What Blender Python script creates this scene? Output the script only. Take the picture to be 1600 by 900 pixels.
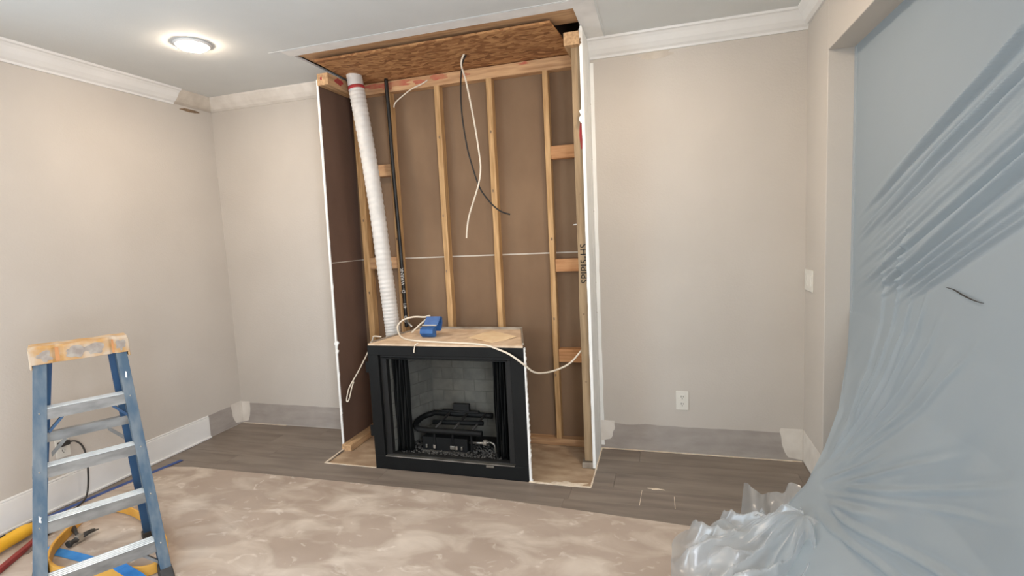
import bpy, bmesh, math, random
from mathutils import Vector, Matrix, noise
random.seed(7)
for o in list(bpy.data.objects): bpy.data.objects.remove(o)
S = bpy.context.scene
COL = S.collection

# ------------------------------------------------------------------ camera
cam = bpy.data.cameras.new('camera'); camo = bpy.data.objects.new('camera', cam); COL.objects.link(camo)
CF = Vector((-0.28356, 0.95339, -0.10317)); CR = Vector((0.95881, 0.28, -0.04787)); CU = Vector((0.01675, 0.1125, 0.99351))
M = Matrix((CR, CU, -CF)).transposed().to_4x4(); M.translation = Vector((3.49497, -3.45679, 1.49346))
camo.matrix_world = M
cam.sensor_width = 36; cam.lens = 805.76 / 1600 * 36; cam.clip_start = 0.05; cam.clip_end = 100
S.camera = camo

# ------------------------------------------------------------------ light
ZC = 2.68          # ceiling height
RW = 4.307         # right wall plane
def lin(r, g, b):
    f = lambda c: (c / 255 / 12.92) if c / 255 <= 0.04045 else ((c / 255 + 0.055) / 1.055) ** 2.4
    return (f(r), f(g), f(b))
w = bpy.data.worlds.new('overcast_sky'); S.world = w; w.use_nodes = True
bg = w.node_tree.nodes['Background']; bg.inputs[0].default_value = (0.62, 0.78, 1.0, 1); bg.inputs[1].default_value = 0.6
def area(name, loc, direction, sx, sy, power, color):
    l = bpy.data.lights.new(name, 'AREA'); l.shape = 'RECTANGLE'; l.size = sx; l.size_y = sy; l.energy = power; l.color = color
    o = bpy.data.objects.new(name, l); COL.objects.link(o); o.location = loc
    o.rotation_euler = Vector(direction).to_track_quat('-Z', 'Y').to_euler(); return o
# daylight through the window of the left wall, through an added right window brightening the left wall, and through the next room's window
area('daylight_window_left', (-0.10, -3.55, 1.25), (1, 0, 0.02), 1.9, 1.8, 68, (0.72, 0.87, 1.0))
area('daylight_added_right', (4.41, -4.15, 1.5), (-1, 0.12, -0.03), 1.4, 1.3, 115, (0.84, 0.90, 1.0))
area('daylight_next_room', (7.9, -1.6, 1.45), (-1, 0, -0.05), 2.2, 1.6, 7, (0.72, 0.87, 1.0))
LAMP_POWER = 185.0
S.view_settings.view_transform = 'Standard'; S.view_settings.look = 'None'
S.view_settings.gamma = 1; S.view_settings.use_curve_mapping = False
S.view_settings.exposure = 0.2

# ------------------------------------------------------------------ materials
def new_mat(name):
    m = bpy.data.materials.new(name); m.use_nodes = True
    nt = m.node_tree; return m, nt, nt.nodes['Principled BSDF']
def mat(name, c1, c2=None, rough=0.6, scale=8.0, stretch=(1, 1, 1), bump=0.0, bscale=None, metal=0.0, detail=5.0,
        lo=0.35, hi=0.65, rand=0.0, spec=0.5, bdist=0.002, coords='Object'):
    m, nt, b = new_mat(name); N = nt.nodes; K = nt.links
    b.inputs['Roughness'].default_value = rough; b.inputs['Metallic'].default_value = metal
    b.inputs['Specular IOR Level'].default_value = spec
    tc = N.new('ShaderNodeTexCoord'); mp = N.new('ShaderNodeMapping'); mp.inputs['Scale'].default_value = stretch
    K.new(tc.outputs[coords], mp.inputs[0])
    if rand:
        oi = N.new('ShaderNodeObjectInfo'); mul = N.new('ShaderNodeMath'); mul.operation = 'MULTIPLY'; mul.inputs[1].default_value = 37.0
        K.new(oi.outputs['Random'], mul.inputs[0]); cb = N.new('ShaderNodeCombineXYZ')
        for i in range(3): K.new(mul.outputs[0], cb.inputs[i])
        K.new(cb.outputs[0], mp.inputs['Location'])
    no = N.new('ShaderNodeTexNoise'); no.inputs['Scale'].default_value = scale; no.inputs['Detail'].default_value = detail
    K.new(mp.outputs[0], no.inputs['Vector'])
    cr = N.new('ShaderNodeValToRGB'); cr.color_ramp.elements[0].position = lo; cr.color_ramp.elements[1].position = hi
    cr.color_ramp.elements[0].color = (*c1, 1); cr.color_ramp.elements[1].color = (*(c2 or c1), 1)
    K.new(no.outputs['Fac'], cr.inputs[0]); out = cr.outputs[0]
    if rand:
        hs = N.new('ShaderNodeHueSaturation'); mr = N.new('ShaderNodeMapRange')
        mr.inputs[3].default_value = 1 - rand; mr.inputs[4].default_value = 1 + rand
        K.new(oi.outputs['Random'], mr.inputs[0]); K.new(mr.outputs[0], hs.inputs['Value']); K.new(out, hs.inputs['Color']); out = hs.outputs[0]
    K.new(out, b.inputs['Base Color'])
    if bump:
        n2 = N.new('ShaderNodeTexNoise'); n2.inputs['Scale'].default_value = bscale or scale; n2.inputs['Detail'].default_value = 3
        K.new((tc.outputs[coords] if bscale else mp.outputs[0]), n2.inputs['Vector'])
        bp = N.new('ShaderNodeBump'); bp.inputs['Strength'].default_value = bump; bp.inputs['Distance'].default_value = bdist
        K.new(n2.outputs['Fac'], bp.inputs['Height']); K.new(bp.outputs[0], b.inputs['Normal'])
    return m
MT = {}
MT['wall'] = mat('greige_wall_paint', lin(194, 187, 178), lin(199, 192, 183), 0.75, 2.0, bump=0.35, bscale=95, bdist=0.003, spec=0.3)
MT['band'] = mat('bare_grey_band', lin(158, 150, 143), lin(170, 162, 155), 0.85, 6.0, stretch=(1, 1, 3), bump=0.3, bscale=80)
MT['compound'] = mat('joint_compound', lin(212, 205, 195), lin(226, 220, 211), 0.85, 9.0, bump=0.3, bscale=30)
MT['whitecomp'] = mat('white_compound', lin(236, 236, 232), lin(244, 243, 239), 0.8, 7.0, bump=0.35, bscale=25)
MT['cove'] = mat('primed_cove', lin(186, 176, 163), lin(206, 197, 184), 0.85, 10.0, bump=0.3, bscale=30)
MT['torn'] = mat('torn_drywall_paper', lin(120, 98, 76), lin(150, 126, 100), 0.9, 40.0, bump=0.4)
MT['ceiling'] = mat('ceiling_paint', lin(213, 215, 213), lin(217, 219, 217), 0.85, 3.0, bump=0.25, bscale=110, bdist=0.002, spec=0.2)
MT['ceilstrip'] = mat('raw_ceiling_strip', lin(228, 226, 222), lin(238, 236, 232), 0.9, 8.0, bump=0.2, bscale=60)
MT['trim'] = mat('white_trim_paint', lin(224, 223, 220), lin(230, 229, 226), 0.45, 4.0)
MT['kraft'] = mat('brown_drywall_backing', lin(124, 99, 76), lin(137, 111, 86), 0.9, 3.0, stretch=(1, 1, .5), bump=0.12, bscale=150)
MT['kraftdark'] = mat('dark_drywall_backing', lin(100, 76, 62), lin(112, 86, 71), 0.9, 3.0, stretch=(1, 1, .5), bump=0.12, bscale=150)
MT['stud'] = mat('pine_stud', lin(178, 138, 90), lin(212, 172, 122), 0.75, 6.0, stretch=(9, 9, 0.7), rand=0.10, bump=0.15)
MT['studx'] = mat('pine_plate', lin(172, 130, 92), lin(204, 164, 122), 0.75, 6.0, stretch=(0.7, 9, 9), rand=0.10, bump=0.15)
MT['study'] = mat('pine_plate_deep', lin(172, 136, 98), lin(206, 170, 128), 0.75, 6.0, stretch=(9, 0.7, 9), rand=0.10, bump=0.15)
MT['greystud'] = mat('weathered_stud', lin(138, 116, 88), lin(166, 142, 110), 0.8, 5.0, stretch=(9, 9, 0.7), bump=0.15)
MT['orangewood'] = mat('orange_block_wood', lin(184, 128, 82), lin(208, 156, 108), 0.75, 6.0, stretch=(0.8, 9, 9), rand=0.08)
MT['osb'] = mat('oriented_strand_board', lin(126, 82, 48), lin(192, 142, 90), 0.8, 16.0, stretch=(0.6, 1.6, 1), lo=0.3, hi=0.7, detail=3, bump=0.2)
MT['subfloor'] = mat('dusty_subfloor', lin(156, 130, 104), lin(188, 164, 136), 0.9, 7.0, stretch=(1, 2, 1), bump=0.15)
MT['topboard'] = mat('dusty_board', lin(204, 176, 146), lin(228, 204, 176), 0.85, 14.0, bump=0.15)
MT['plank'] = mat('greybrown_plank', lin(116, 105, 96), lin(136, 125, 114), 0.5, 3.0, stretch=(0.7, 5, 1), rand=0.05, bump=0.08, spec=0.4)
MT['dust'] = mat('white_dust', lin(214, 196, 172), lin(232, 220, 202), 0.95, 30.0)
MT['black'] = mat('black_metal', lin(13, 14, 15), lin(18, 20, 20), 0.6, 6.0, spec=0.25)
MT['blackdark'] = mat('sooty_black', lin(10, 10, 10), lin(17, 17, 16), 0.7, 9.0)
MT['refract'] = mat('grey_firebrick', lin(92, 92, 86), lin(106, 105, 98), 0.9, 14.0, rand=0.05, bump=0.2, bscale=90)
MT['mortar'] = mat('dark_firebrick_joint', lin(88, 88, 82), lin(98, 97, 91), 0.95, 14.0)
MT['steel'] = mat('dull_steel', lin(150, 146, 138), lin(190, 186, 178), 0.35, 12.0, metal=0.9)
MT['galv'] = mat('galvanised_edge', lin(150, 140, 128), lin(180, 172, 160), 0.5, 12.0, metal=0.5)
MT['duct'] = mat('white_flexible_duct', lin(206, 202, 196), lin(226, 222, 216), 0.55, 6.0)
MT['pipe'] = mat('black_gas_pipe', lin(24, 23, 22), lin(34, 32, 30), 0.45, 6.0)
MT['whiteink'] = mat('white_print', lin(225, 222, 215), None, 0.8)
MT['blackink'] = mat('black_stamp_ink', lin(28, 25, 22), None, 0.9)
MT['redink'] = mat('red_marking_paint', lin(178, 52, 56), lin(160, 66, 58), 0.8, 20.0)
MT['redfade'] = mat('faded_red_marking', lin(186, 96, 78), lin(188, 134, 98), 0.85, 14.0)
MT['wirew'] = mat('cream_cable', lin(226, 214, 194), lin(234, 224, 206), 0.5, 6.0)
MT['wireb'] = mat('black_cable', lin(30, 27, 25), None, 0.5)
MT['blue'] = mat('blue_plastic', lin(34, 84, 146), lin(52, 106, 168), 0.45, 14.0)
MT['tape'] = mat('blue_masking_tape', lin(46, 126, 200), lin(64, 142, 212), 0.7, 20.0)
MT['tapedark'] = mat('dark_blue_masking_tape', lin(48, 72, 132), lin(62, 88, 148), 0.7, 20.0)
MT['alu'] = mat('plaster_smeared_aluminium', lin(120, 120, 118), lin(150, 150, 147), 0.5, 9.0, stretch=(1, 1, 3), metal=0.35)
MT['tread_glint'] = mat('aluminium_tread_sky_glint', lin(208, 214, 216), lin(232, 236, 236), 0.35, 12.0, metal=0.4)  # sky reflection on the step tops, painted as lighter aluminium
MT['smear'] = mat('grey_plaster_smear', lin(146, 136, 128), lin(172, 164, 154), 0.85, 30.0, bump=.3)
MT['groove'] = mat('bare_orange_cap', lin(184, 124, 70), lin(196, 138, 82), 0.6, 20.0)
MT['fibre'] = mat('scuffed_blue_fibreglass', lin(54, 82, 104), lin(112, 122, 128), 0.55, 7.0, stretch=(3, 3, 0.8), lo=0.4, hi=0.75)
MT['fibred'] = mat('blue_fibreglass', lin(28, 66, 104), lin(42, 80, 116), 0.5, 7.0)
MT['cap'] = mat('plaster_smeared_yellow_cap', lin(184, 142, 86), lin(190, 172, 150), 0.7, 9.0, lo=0.42, hi=0.6, bump=0.3)
MT['yellow'] = mat('yellow_plastic', lin(224, 168, 40), lin(240, 186, 58), 0.45, 6.0)
MT['hoop'] = mat('mustard_plastic', lin(206, 150, 58), lin(222, 168, 76), 0.55, 6.0)
MT['rubber'] = mat('dark_rubber', lin(44, 42, 40), lin(62, 59, 56), 0.6, 14.0)
MT['red'] = mat('dark_red_paint', lin(118, 34, 36), lin(140, 46, 46), 0.45, 14.0)
MT['plate'] = mat('white_wall_plate', lin(222, 219, 210), None, 0.35)
MT['slot'] = mat('dark_slot', lin(60, 56, 50), None, 0.6)
MT['tan'] = mat('tan_scrap', lin(236, 206, 164), lin(244, 220, 182), 0.85, 14.0)
MT['ember'] = mat('lava_granules', lin(40, 39, 37), lin(92, 90, 86), 0.9, 60.0, rand=0.2)
MT['glasspane'] = mat('window_glass', (0.9, 0.95, 1.0), None, 0.02)
MT['glasspane'].node_tree.nodes['Principled BSDF'].inputs['Transmission Weight'].default_value = 1.0

def paper_mat():
    m, nt, b = new_mat('dusty_floor_paper'); N = nt.nodes; K = nt.links
    tc = N.new('ShaderNodeTexCoord')
    def ns(scale, stretch, lo, hi, detail=6, dist=0.0):
        mp = N.new('ShaderNodeMapping'); mp.inputs['Scale'].default_value = stretch; K.new(tc.outputs['Object'], mp.inputs[0])
        n = N.new('ShaderNodeTexNoise'); n.inputs['Scale'].default_value = scale; n.inputs['Detail'].default_value = detail; n.inputs['Distortion'].default_value = dist
        K.new(mp.outputs[0], n.inputs['Vector']); r = N.new('ShaderNodeMapRange'); r.inputs[1].default_value = lo; r.inputs[2].default_value = hi
        K.new(n.outputs['Fac'], r.inputs[0]); return r.outputs[0]
    def mix(f, a, bcol):
        x = N.new('ShaderNodeMix'); x.data_type = 'RGBA'
        K.new(f, x.inputs[0])
        if isinstance(a, tuple): x.inputs[6].default_value = (*a, 1)
        else: K.new(a, x.inputs[6])
        x.inputs[7].default_value = (*bcol, 1); return x.outputs[2]
    c = mix(ns(1.6, (1, 1.6, 1), .35, .65), lin(162, 146, 132), lin(178, 162, 148))
    sc = lambda o, k: (lambda mm: (K.new(o, mm.inputs[0]), mm.outputs[0])[1])((lambda z: (setattr(z, 'operation', 'MULTIPLY'), z.inputs[1].__setattr__('default_value', k), z)[2])(N.new('ShaderNodeMath')))
    c = mix(sc(ns(3.2, (1, 1.8, 1), .45, .70, 8, .6), .8), c, lin(212, 200, 186))
    c = mix(sc(ns(9.0, (1, 1.3, 1), .60, .75, 8, 1.2), .7), c, lin(222, 213, 202))
    K.new(c, b.inputs['Base Color']); b.inputs['Roughness'].default_value = 0.85; b.inputs['Specular IOR Level'].default_value = 0.25
    n = N.new('ShaderNodeTexNoise'); n.inputs['Scale'].default_value = 5; n.inputs['Detail'].default_value = 6; K.new(tc.outputs['Object'], n.inputs['Vector'])
    bp = N.new('ShaderNodeBump'); bp.inputs['Strength'].default_value = .2; bp.inputs['Distance'].default_value = .01; K.new(n.outputs['Fac'], bp.inputs['Height']); K.new(bp.outputs[0], b.inputs['Normal'])
    return m
MT['paper'] = paper_mat()
def plastic_mat(name, transp, gloss, rough, col, trl=0.45):
    m, nt, b = new_mat(name); N = nt.nodes; K = nt.links
    N.remove(b); out = N['Material Output']
    d = N.new('ShaderNodeBsdfDiffuse'); d.inputs[0].default_value = (*col, 1)
    t = N.new('ShaderNodeBsdfTranslucent'); t.inputs[0].default_value = (*col, 1)
    g = N.new('ShaderNodeBsdfGlossy'); g.inputs['Roughness'].default_value = rough
    tr = N.new('ShaderNodeBsdfTransparent'); tr.inputs[0].default_value = (0.96, 0.97, 0.98, 1)
    m1 = N.new('ShaderNodeMixShader'); m1.inputs[0].default_value = trl; K.new(d.outputs[0], m1.inputs[1]); K.new(t.outputs[0], m1.inputs[2])
    m2 = N.new('ShaderNodeMixShader'); m2.inputs[0].default_value = transp; K.new(m1.outputs[0], m2.inputs[1]); K.new(tr.outputs[0], m2.inputs[2])
    m3 = N.new('ShaderNodeMixShader'); m3.inputs[0].default_value = gloss; K.new(m2.outputs[0], m3.inputs[1]); K.new(g.outputs[0], m3.inputs[2])
    K.new(m3.outputs[0], out.inputs[0]); return m
MT['film'] = plastic_mat('hazy_plastic_film', 0.12, 0.15, 0.25, (0.56, 0.655, 0.72))
MT['filmclear'] = plastic_mat('thin_plastic_film', 0.66, 0.09, 0.25, (0.82, 0.87, 0.90), 0.4)
def emis(name, col, st):
    m, nt, b = new_mat(name); b.inputs['Emission Color'].default_value = (*col, 1); b.inputs['Emission Strength'].default_value = st
    b.inputs['Base Color'].default_value = (0.9, 0.88, 0.84, 1); return m
MT['lamp'] = emis('warm_led_diffuser', (1.0, 0.81, 0.62), LAMP_POWER)

def osb_mat():
    m, nt, b = new_mat('strand_board_flakes'); N = nt.nodes; K = nt.links; tc = N.new('ShaderNodeTexCoord')
    no = N.new('ShaderNodeTexNoise'); no.inputs['Scale'].default_value = 7; K.new(tc.outputs['Object'], no.inputs['Vector'])
    ad = N.new('ShaderNodeMix'); ad.data_type = 'VECTOR'; ad.inputs[0].default_value = .06; K.new(tc.outputs['Object'], ad.inputs[4]); K.new(no.outputs['Color'], ad.inputs[5])
    mp = N.new('ShaderNodeMapping'); mp.inputs['Scale'].default_value = (.55, 1.5, 1); mp.inputs['Rotation'].default_value = (0, 0, .25); K.new(ad.outputs[1], mp.inputs[0])
    vo = N.new('ShaderNodeTexVoronoi'); vo.inputs['Scale'].default_value = 40; K.new(mp.outputs[0], vo.inputs['Vector'])
    sp_ = N.new('ShaderNodeSeparateColor'); K.new(vo.outputs['Color'], sp_.inputs[0])
    n2 = N.new('ShaderNodeTexNoise'); n2.inputs['Scale'].default_value = 60; n2.inputs['Detail'].default_value = 4; K.new(mp.outputs[0], n2.inputs['Vector'])
    av = N.new('ShaderNodeMath'); av.operation = 'MULTIPLY_ADD'; av.inputs[1].default_value = .55; K.new(sp_.outputs[0], av.inputs[0])
    hf = N.new('ShaderNodeMath'); hf.operation = 'MULTIPLY'; hf.inputs[1].default_value = .45; K.new(n2.outputs['Fac'], hf.inputs[0]); K.new(hf.outputs[0], av.inputs[2])
    cr = N.new('ShaderNodeValToRGB'); cr.color_ramp.elements[0].position = .12; cr.color_ramp.elements[1].position = .85
    cr.color_ramp.elements[0].color = (*lin(112, 74, 44), 1); cr.color_ramp.elements[1].color = (*lin(196, 148, 98), 1)
    e_ = cr.color_ramp.elements.new(.35); e_.color = (*lin(146, 98, 58), 1)
    K.new(av.outputs[0], cr.inputs[0]); K.new(cr.outputs[0], b.inputs['Base Color']); b.inputs['Roughness'].default_value = .8; return m
MT['osb'] = osb_mat()

# ------------------------------------------------------------------ mesh helpers
def orth(d):
    d = d.normalized(); a = Vector((0, 0, 1)) if abs(d.z) < 0.9 else Vector((1, 0, 0))
    x = d.cross(a).normalized(); return x, d.cross(x).normalized()
class MB:
    def __init__(s): s.v = []; s.f = []
    def box(s, x0, x1, y0, y1, z0, z1):
        i = len(s.v)
        s.v += [Vector(p) for p in ((x0, y0, z0), (x1, y0, z0), (x1, y1, z0), (x0, y1, z0), (x0, y0, z1), (x1, y0, z1), (x1, y1, z1), (x0, y1, z1))]
        s.f += [[i + k for k in q] for q in ((0, 3, 2, 1), (4, 5, 6, 7), (0, 1, 5, 4), (1, 2, 6, 5), (2, 3, 7, 6), (3, 0, 4, 7))]; return s
    def hexa(s, b, t):       # bottom four points, top four points
        i = len(s.v); s.v += [Vector(p) for p in list(b) + list(t)]
        s.f += [[i + k for k in q] for q in ((0, 3, 2, 1), (4, 5, 6, 7), (0, 1, 5, 4), (1, 2, 6, 5), (2, 3, 7, 6), (3, 0, 4, 7))]; return s
    def beam(s, a, b, wv, dv):   # box along a->b with half-width vectors
        a, b, wv, dv = map(Vector, (a, b, wv, dv))
        q = lambda c: (c - wv - dv, c + wv - dv, c + wv + dv, c - wv + dv)
        return s.hexa(q(a), q(b))
    def prism(s, pts, ext):   # closed polygon (3D) extruded by vector
        n = len(pts); i = len(s.v); e = Vector(ext); P = [Vector(p) for p in pts]
        s.v += P + [p + e for p in P]
        s.f += [[i + k for k in range(n)][::-1], [i + n + k for k in range(n)]]
        s.f += [[i + k, i + (k + 1) % n, i + n + (k + 1) % n, i + n + k] for k in range(n)]; return s
    def tube(s, path, r, n=8, caps=True, rfun=None):
        P = [Vector(p) for p in path]; i = len(s.v); x = None
        for k, p in enumerate(P):
            d = (P[min(k + 1, len(P) - 1)] - P[max(k - 1, 0)])
            if d.length < 1e-9: d = Vector((0, 0, 1))
            d.normalize()
            if x is None: x, y = orth(d)
            else:
                x = (x - d * x.dot(d)).normalized(); y = d.cross(x)
            rr = rfun(k) if rfun else r
            for j in range(n):
                a = 2 * math.pi * j / n; s.v.append(p + (x * math.cos(a) + y * math.sin(a)) * rr)
        for k in range(len(P) - 1):
            for j in range(n):
                a = i + k * n + j; b = i + k * n + (j + 1) % n; s.f.append([a, b, b + n, a + n])
        if caps:
            s.f.append([i + j for j in range(n)][::-1]); e = i + (len(P) - 1) * n; s.f.append([e + j for j in range(n)])
        return s
    def lathe(s, prof, c, n=32, axis='z'):   # prof: (radius, height)
        i = len(s.v); c = Vector(c)
        for r, h in prof:
            for j in range(n):
                a = 2 * math.pi * j / n; p = Vector((r * math.cos(a), r * math.sin(a), h))
                if axis == 'y': p = Vector((p.x, p.z, p.y))
                if axis == 'x': p = Vector((p.z, p.x, p.y))
                s.v.append(c + p)
        for k in range(len(prof) - 1):
            for j in range(n):
                a = i + k * n + j; b = i + k * n + (j + 1) % n; s.f.append([a, b, b + n, a + n])
        s.f.append([i + j for j in range(n)][::-1]); e = i + (len(prof) - 1) * n; s.f.append([e + j for j in range(n)])
        return s
    def grid(s, fn, nu, nv):
        i = len(s.v)
        for a in range(nu + 1):
            for b in range(nv + 1): s.v.append(Vector(fn(a / nu, b / nv)))
        for a in range(nu):
            for b in range(nv):
                k = i + a * (nv + 1) + b; s.f.append([k, k + nv + 1, k + nv + 2, k + 1])
        return s
    def build(s, name, m, parent=None, smooth=False, bevel=0.0, solid=0.0, keep=False):
        me = bpy.data.meshes.new(name)
        if parent is not None: org = wloc(parent)
        elif keep: org = Vector((0, 0, 0))
        else:
            lo = Vector([min(v[k] for v in s.v) for k in range(3)]); hi = Vector([max(v[k] for v in s.v) for k in range(3)])
            org = Vector(((lo.x + hi.x) / 2, (lo.y + hi.y) / 2, lo.z))
        me.from_pydata([v - org for v in s.v], [], s.f); me.validate()
        bm = bmesh.new(); bm.from_mesh(me); bmesh.ops.recalc_face_normals(bm, faces=bm.faces)
        if smooth:
            for f in bm.faces: f.smooth = True
        bm.to_mesh(me); bm.free()
        me.materials.append(MT[m] if isinstance(m, str) else m)
        o = bpy.data.objects.new(name, me); COL.objects.link(o)
        if parent is not None: o.parent = parent
        else: o.location = org
        if solid:
            md = o.modifiers.new('thickness', 'SOLIDIFY'); md.thickness = solid; md.offset = 0
        if bevel:
            md = o.modifiers.new('bevel', 'BEVEL'); md.width = bevel; md.segments = 2; md.limit_method = 'ANGLE'
        return o
def wloc(o):
    v = Vector(o.location)
    while o.parent: o = o.parent; v += Vector(o.location)
    return v
def thing(name, label, cat, loc, group=None):
    o = bpy.data.objects.new(name, None); COL.objects.link(o); o.location = loc; o.empty_display_size = 0.05
    return tag(o, label, cat, group)
def tag(o, label, cat=None, group=None):
    o['label'] = label
    if cat: o['category'] = cat
    if group: o['group'] = group
    return o
def struct(o, label=None):
    o['kind'] = 'structure'
    if label: o['label'] = label
    return o
def sroot(name, loc, label):
    o = bpy.data.objects.new(name, None); COL.objects.link(o); o.location = loc; return struct(o, label)
def B(*a): return MB().box(*a)
def smooth_path(pts, n=8):
    P = [Vector(p) for p in pts]; out = []
    for i in range(len(P) - 1):
        p0 = P[max(i - 1, 0)]; p1 = P[i]; p2 = P[i + 1]; p3 = P[min(i + 2, len(P) - 1)]
        for k in range(n):
            t = k / n
            out.append(0.5 * ((2 * p1) + (-p0 + p2) * t + (2 * p0 - 5 * p1 + 4 * p2 - p3) * t * t + (-p0 + 3 * p1 - 3 * p2 + p3) * t ** 3))
    return out + [P[-1]]
def blob(name, m, parent, c, ux, uy, rx, ry, nrm, seed=0, n=22, t=0.0015, rough=0.35):
    """irregular thin patch centred at c spanning ux, uy, proud along nrm"""
    c, ux, uy, nrm = Vector(c), Vector(ux), Vector(uy), Vector(nrm); pts = []
    for k in range(n):
        a = 2 * math.pi * k / n; q = 1 + rough * noise.noise(Vector((math.cos(a) * 1.7 + seed, math.sin(a) * 1.7, seed * .37)))
        pts.append(c + ux * rx * q * math.cos(a) + uy * ry * q * math.sin(a))
    return MB().prism(pts, nrm * t).build(name, m, parent)
def text_mesh(name, s, size, m, parent, origin, xdir, ydir, t=0.0008):
    cu = bpy.data.curves.new(name, 'FONT'); cu.body = s; cu.size = size; cu.extrude = t / 2; cu.align_y = 'CENTER'; cu.resolution_u = 3
    to = bpy.data.objects.new('tmp', cu); COL.objects.link(to)
    dg = bpy.context.evaluated_depsgraph_get(); me = bpy.data.meshes.new_from_object(to.evaluated_get(dg)); me.name = name
    bpy.data.objects.remove(to)
    x = Vector(xdir).normalized(); y = Vector(ydir).normalized(); z = x.cross(y)
    Mx = Matrix((x, y, z)).transposed().to_4x4(); Mx.translation = Vector(origin) - wloc(parent); me.transform(Mx)
    me.materials.clear(); me.materials.append(MT[m]); o = bpy.data.objects.new(name, me); COL.objects.link(o); o.parent = parent; return o

# ================================================================== SETTING
XL, XR, YF = 1.226, 3.047, -0.329       # chase sides and their front edge
PX0, PX1, PY = 1.245, 3.062, -0.585     # bare subfloor patch
RY = -5.3                                # rear wall
# --- floor: slab + planks
floor = B(-0.2, 8.2, RY - 0.2, 0.25, -0.12, -0.012).build('floor', 'subfloor'); struct(floor, 'tan subfloor under grey-brown plank flooring')
rowh = 0.182; rows = 15
rr = random.Random(3)
for r in range(rows):
    y1 = -0.008 - r * rowh; y0 = y1 - rowh + 0.0012
    x = -rr.uniform(0.1, 1.1)
    cuts = []
    while x < RW + 0.02:
        L = 1.22; a, b = max(x, 0.004), min(x + L - 0.0012, RW - 0.006)
        if b - a > 0.02: cuts.append((a, b))
        x += L
    for a, b in cuts:
        segs = [(a, b, y0, y1)]
        if y1 > PY:
            yy0 = y0
            segs = []
            if y0 < PY:       # row crosses the patch front: notch it
                segs.append((a, b, y0, PY)); lo_y = PY
            else: lo_y = y0
            if a < PX0: segs.append((a, min(b, PX0), lo_y, y1))
            if b > PX1: segs.append((max(a, PX1), b, lo_y, y1))
        for (sa, sb, sy0, sy1) in segs:
            if sb - sa > 0.01 and sy1 - sy0 > 0.005:
                B(sa, sb, sy0, sy1, -0.012, 0.0).build('plank', 'plank', floor)
# dusty broken edge round the bare patch
def ragged(name, a, b, wid, m, parent, up=0.004, seed=0, zoff=-0.006):
    a, b = Vector(a), Vector(b); d = (b - a); n = max(6, int(d.length / 0.03)); dn = Vector((-d.y, d.x, 0)).normalized(); L = []; Rr = []
    for k in range(n + 1):
        p = a + d * k / n; q = wid * (0.7 + 0.9 * abs(noise.noise(Vector((k * .7, seed, 0)))))
        L.append(p + dn * q * .5); Rr.append(p - dn * q * .5)
    return MB().prism([v + Vector((0, 0, zoff)) for v in L + Rr[::-1]], (0, 0, up - zoff)).build(name, m, parent)
ragged('dust_edge', (PX0, PY + .004, 0), (1.64, PY + .004, 0), .012, 'dust', floor, .002, 1)
ragged('dust_edge', (PX0, PY, 0), (PX0 - .01, YF - .01, 0), .012, 'dust', floor, .002, 2)
ragged('dust_edge', (2.69, PY + .002, 0), (PX1, PY + .002, 0), .020, 'dust', floor, .003, 3)
ragged('dust_edge', (PX1, PY, 0), (PX1 + .002, -0.01, 0), .010, 'dust', floor, .002, 4)
ragged('dust_edge', (PX1, -.012, 0), (RW - .01, -.012, 0), .014, 'dust', floor, .002, 5)
ragged('dust_edge', (.012, -.012, 0), (.45, -.012, 0), .010, 'dust', floor, .002, 6)
blob('dust_patch', 'dust', floor, (2.93, -0.54, -0.012), (1, 0, 0), (0, 1, 0), .09, .03, (0, 0, 1), 5, t=.002, rough=.7)
for i, (x, y, rx, ry) in enumerate(((3.43, -.53, .04, .008),)):
    blob('dust_smear', 'dust', floor, (x, y, 0), (1, 0, 0), (0, 1, 0), rx, ry, (0, 0, 1), i + 11, t=.0006, rough=.8)
# pale open butt joints between three boards
for (x0, y0, x1, y1) in ((3.345, -.73, 3.352, -.56), (3.53, -.73, 3.527, -.60)):
    ragged('open_joint', (x0, y0, 0), (x1, y1, 0), .003, 'dust', floor, .0006, x0)

# --- walls
def corner_patch(name, m, parent, c, ux, wd, ht, nrm, seed, t=.0024):
    c, ux = Vector(c), Vector(ux); P = [c + Vector((0, 0, .006)), c + Vector((0, 0, ht))]
    for k in range(13):
        q = k / 12; w_ = wd * (1 - .35 * q ** 3 + .10 * noise.noise(Vector((q * 4, seed, 0))))
        P.append(c + ux * w_ + Vector((0, 0, ht + (.02 - ht) * q + .004 * noise.noise(Vector((q * 5, seed, 4))))))
    return MB().prism(P, Vector(nrm) * t).build(name, m, parent)
wl = MB().box(-0.12, 0, -2.45, 0.1, -0.012, ZC).box(-0.12, 0, -4.65, -2.45, -0.012, 0.25).box(-0.12, 0, -4.65, -2.45, 2.25, ZC).box(-0.12, 0, RY, -4.65, -0.012, ZC).build('wall_left', 'wall')
struct(wl, 'greige painted left wall')
def band(name, m, parent, a, b, z0, z1, nrm, seed, t=.0012, amp=.006):
    a, b = Vector(a), Vector(b); n = 28; up = []; dn = []
    for k in range(n + 1):
        p = a + (b - a) * k / n; up.append(p + Vector((0, 0, z1 + amp * noise.noise(Vector((k * .35, seed, 2)))))); dn.append(p + Vector((0, 0, z0)))
    return MB().prism(dn + up[::-1], Vector(nrm) * t).build(name, m, parent)
band('bare_band', 'band', wl, (0, -0.345, 0), (0, -0.005, 0), 0.004, .178, (1, 0, 0), 3)
corner_patch('compound_patch', 'compound', wl, (0, -.003, 0), (0, -1, 0), .11, .19, (1, 0, 0), 4)
blob('torn_spot', 'torn', wl, (0, -0.20, 2.562), (0, 1, 0), (0, 0, 1), .085, .012, (1, 0, 0), 8, t=.0015)
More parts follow.
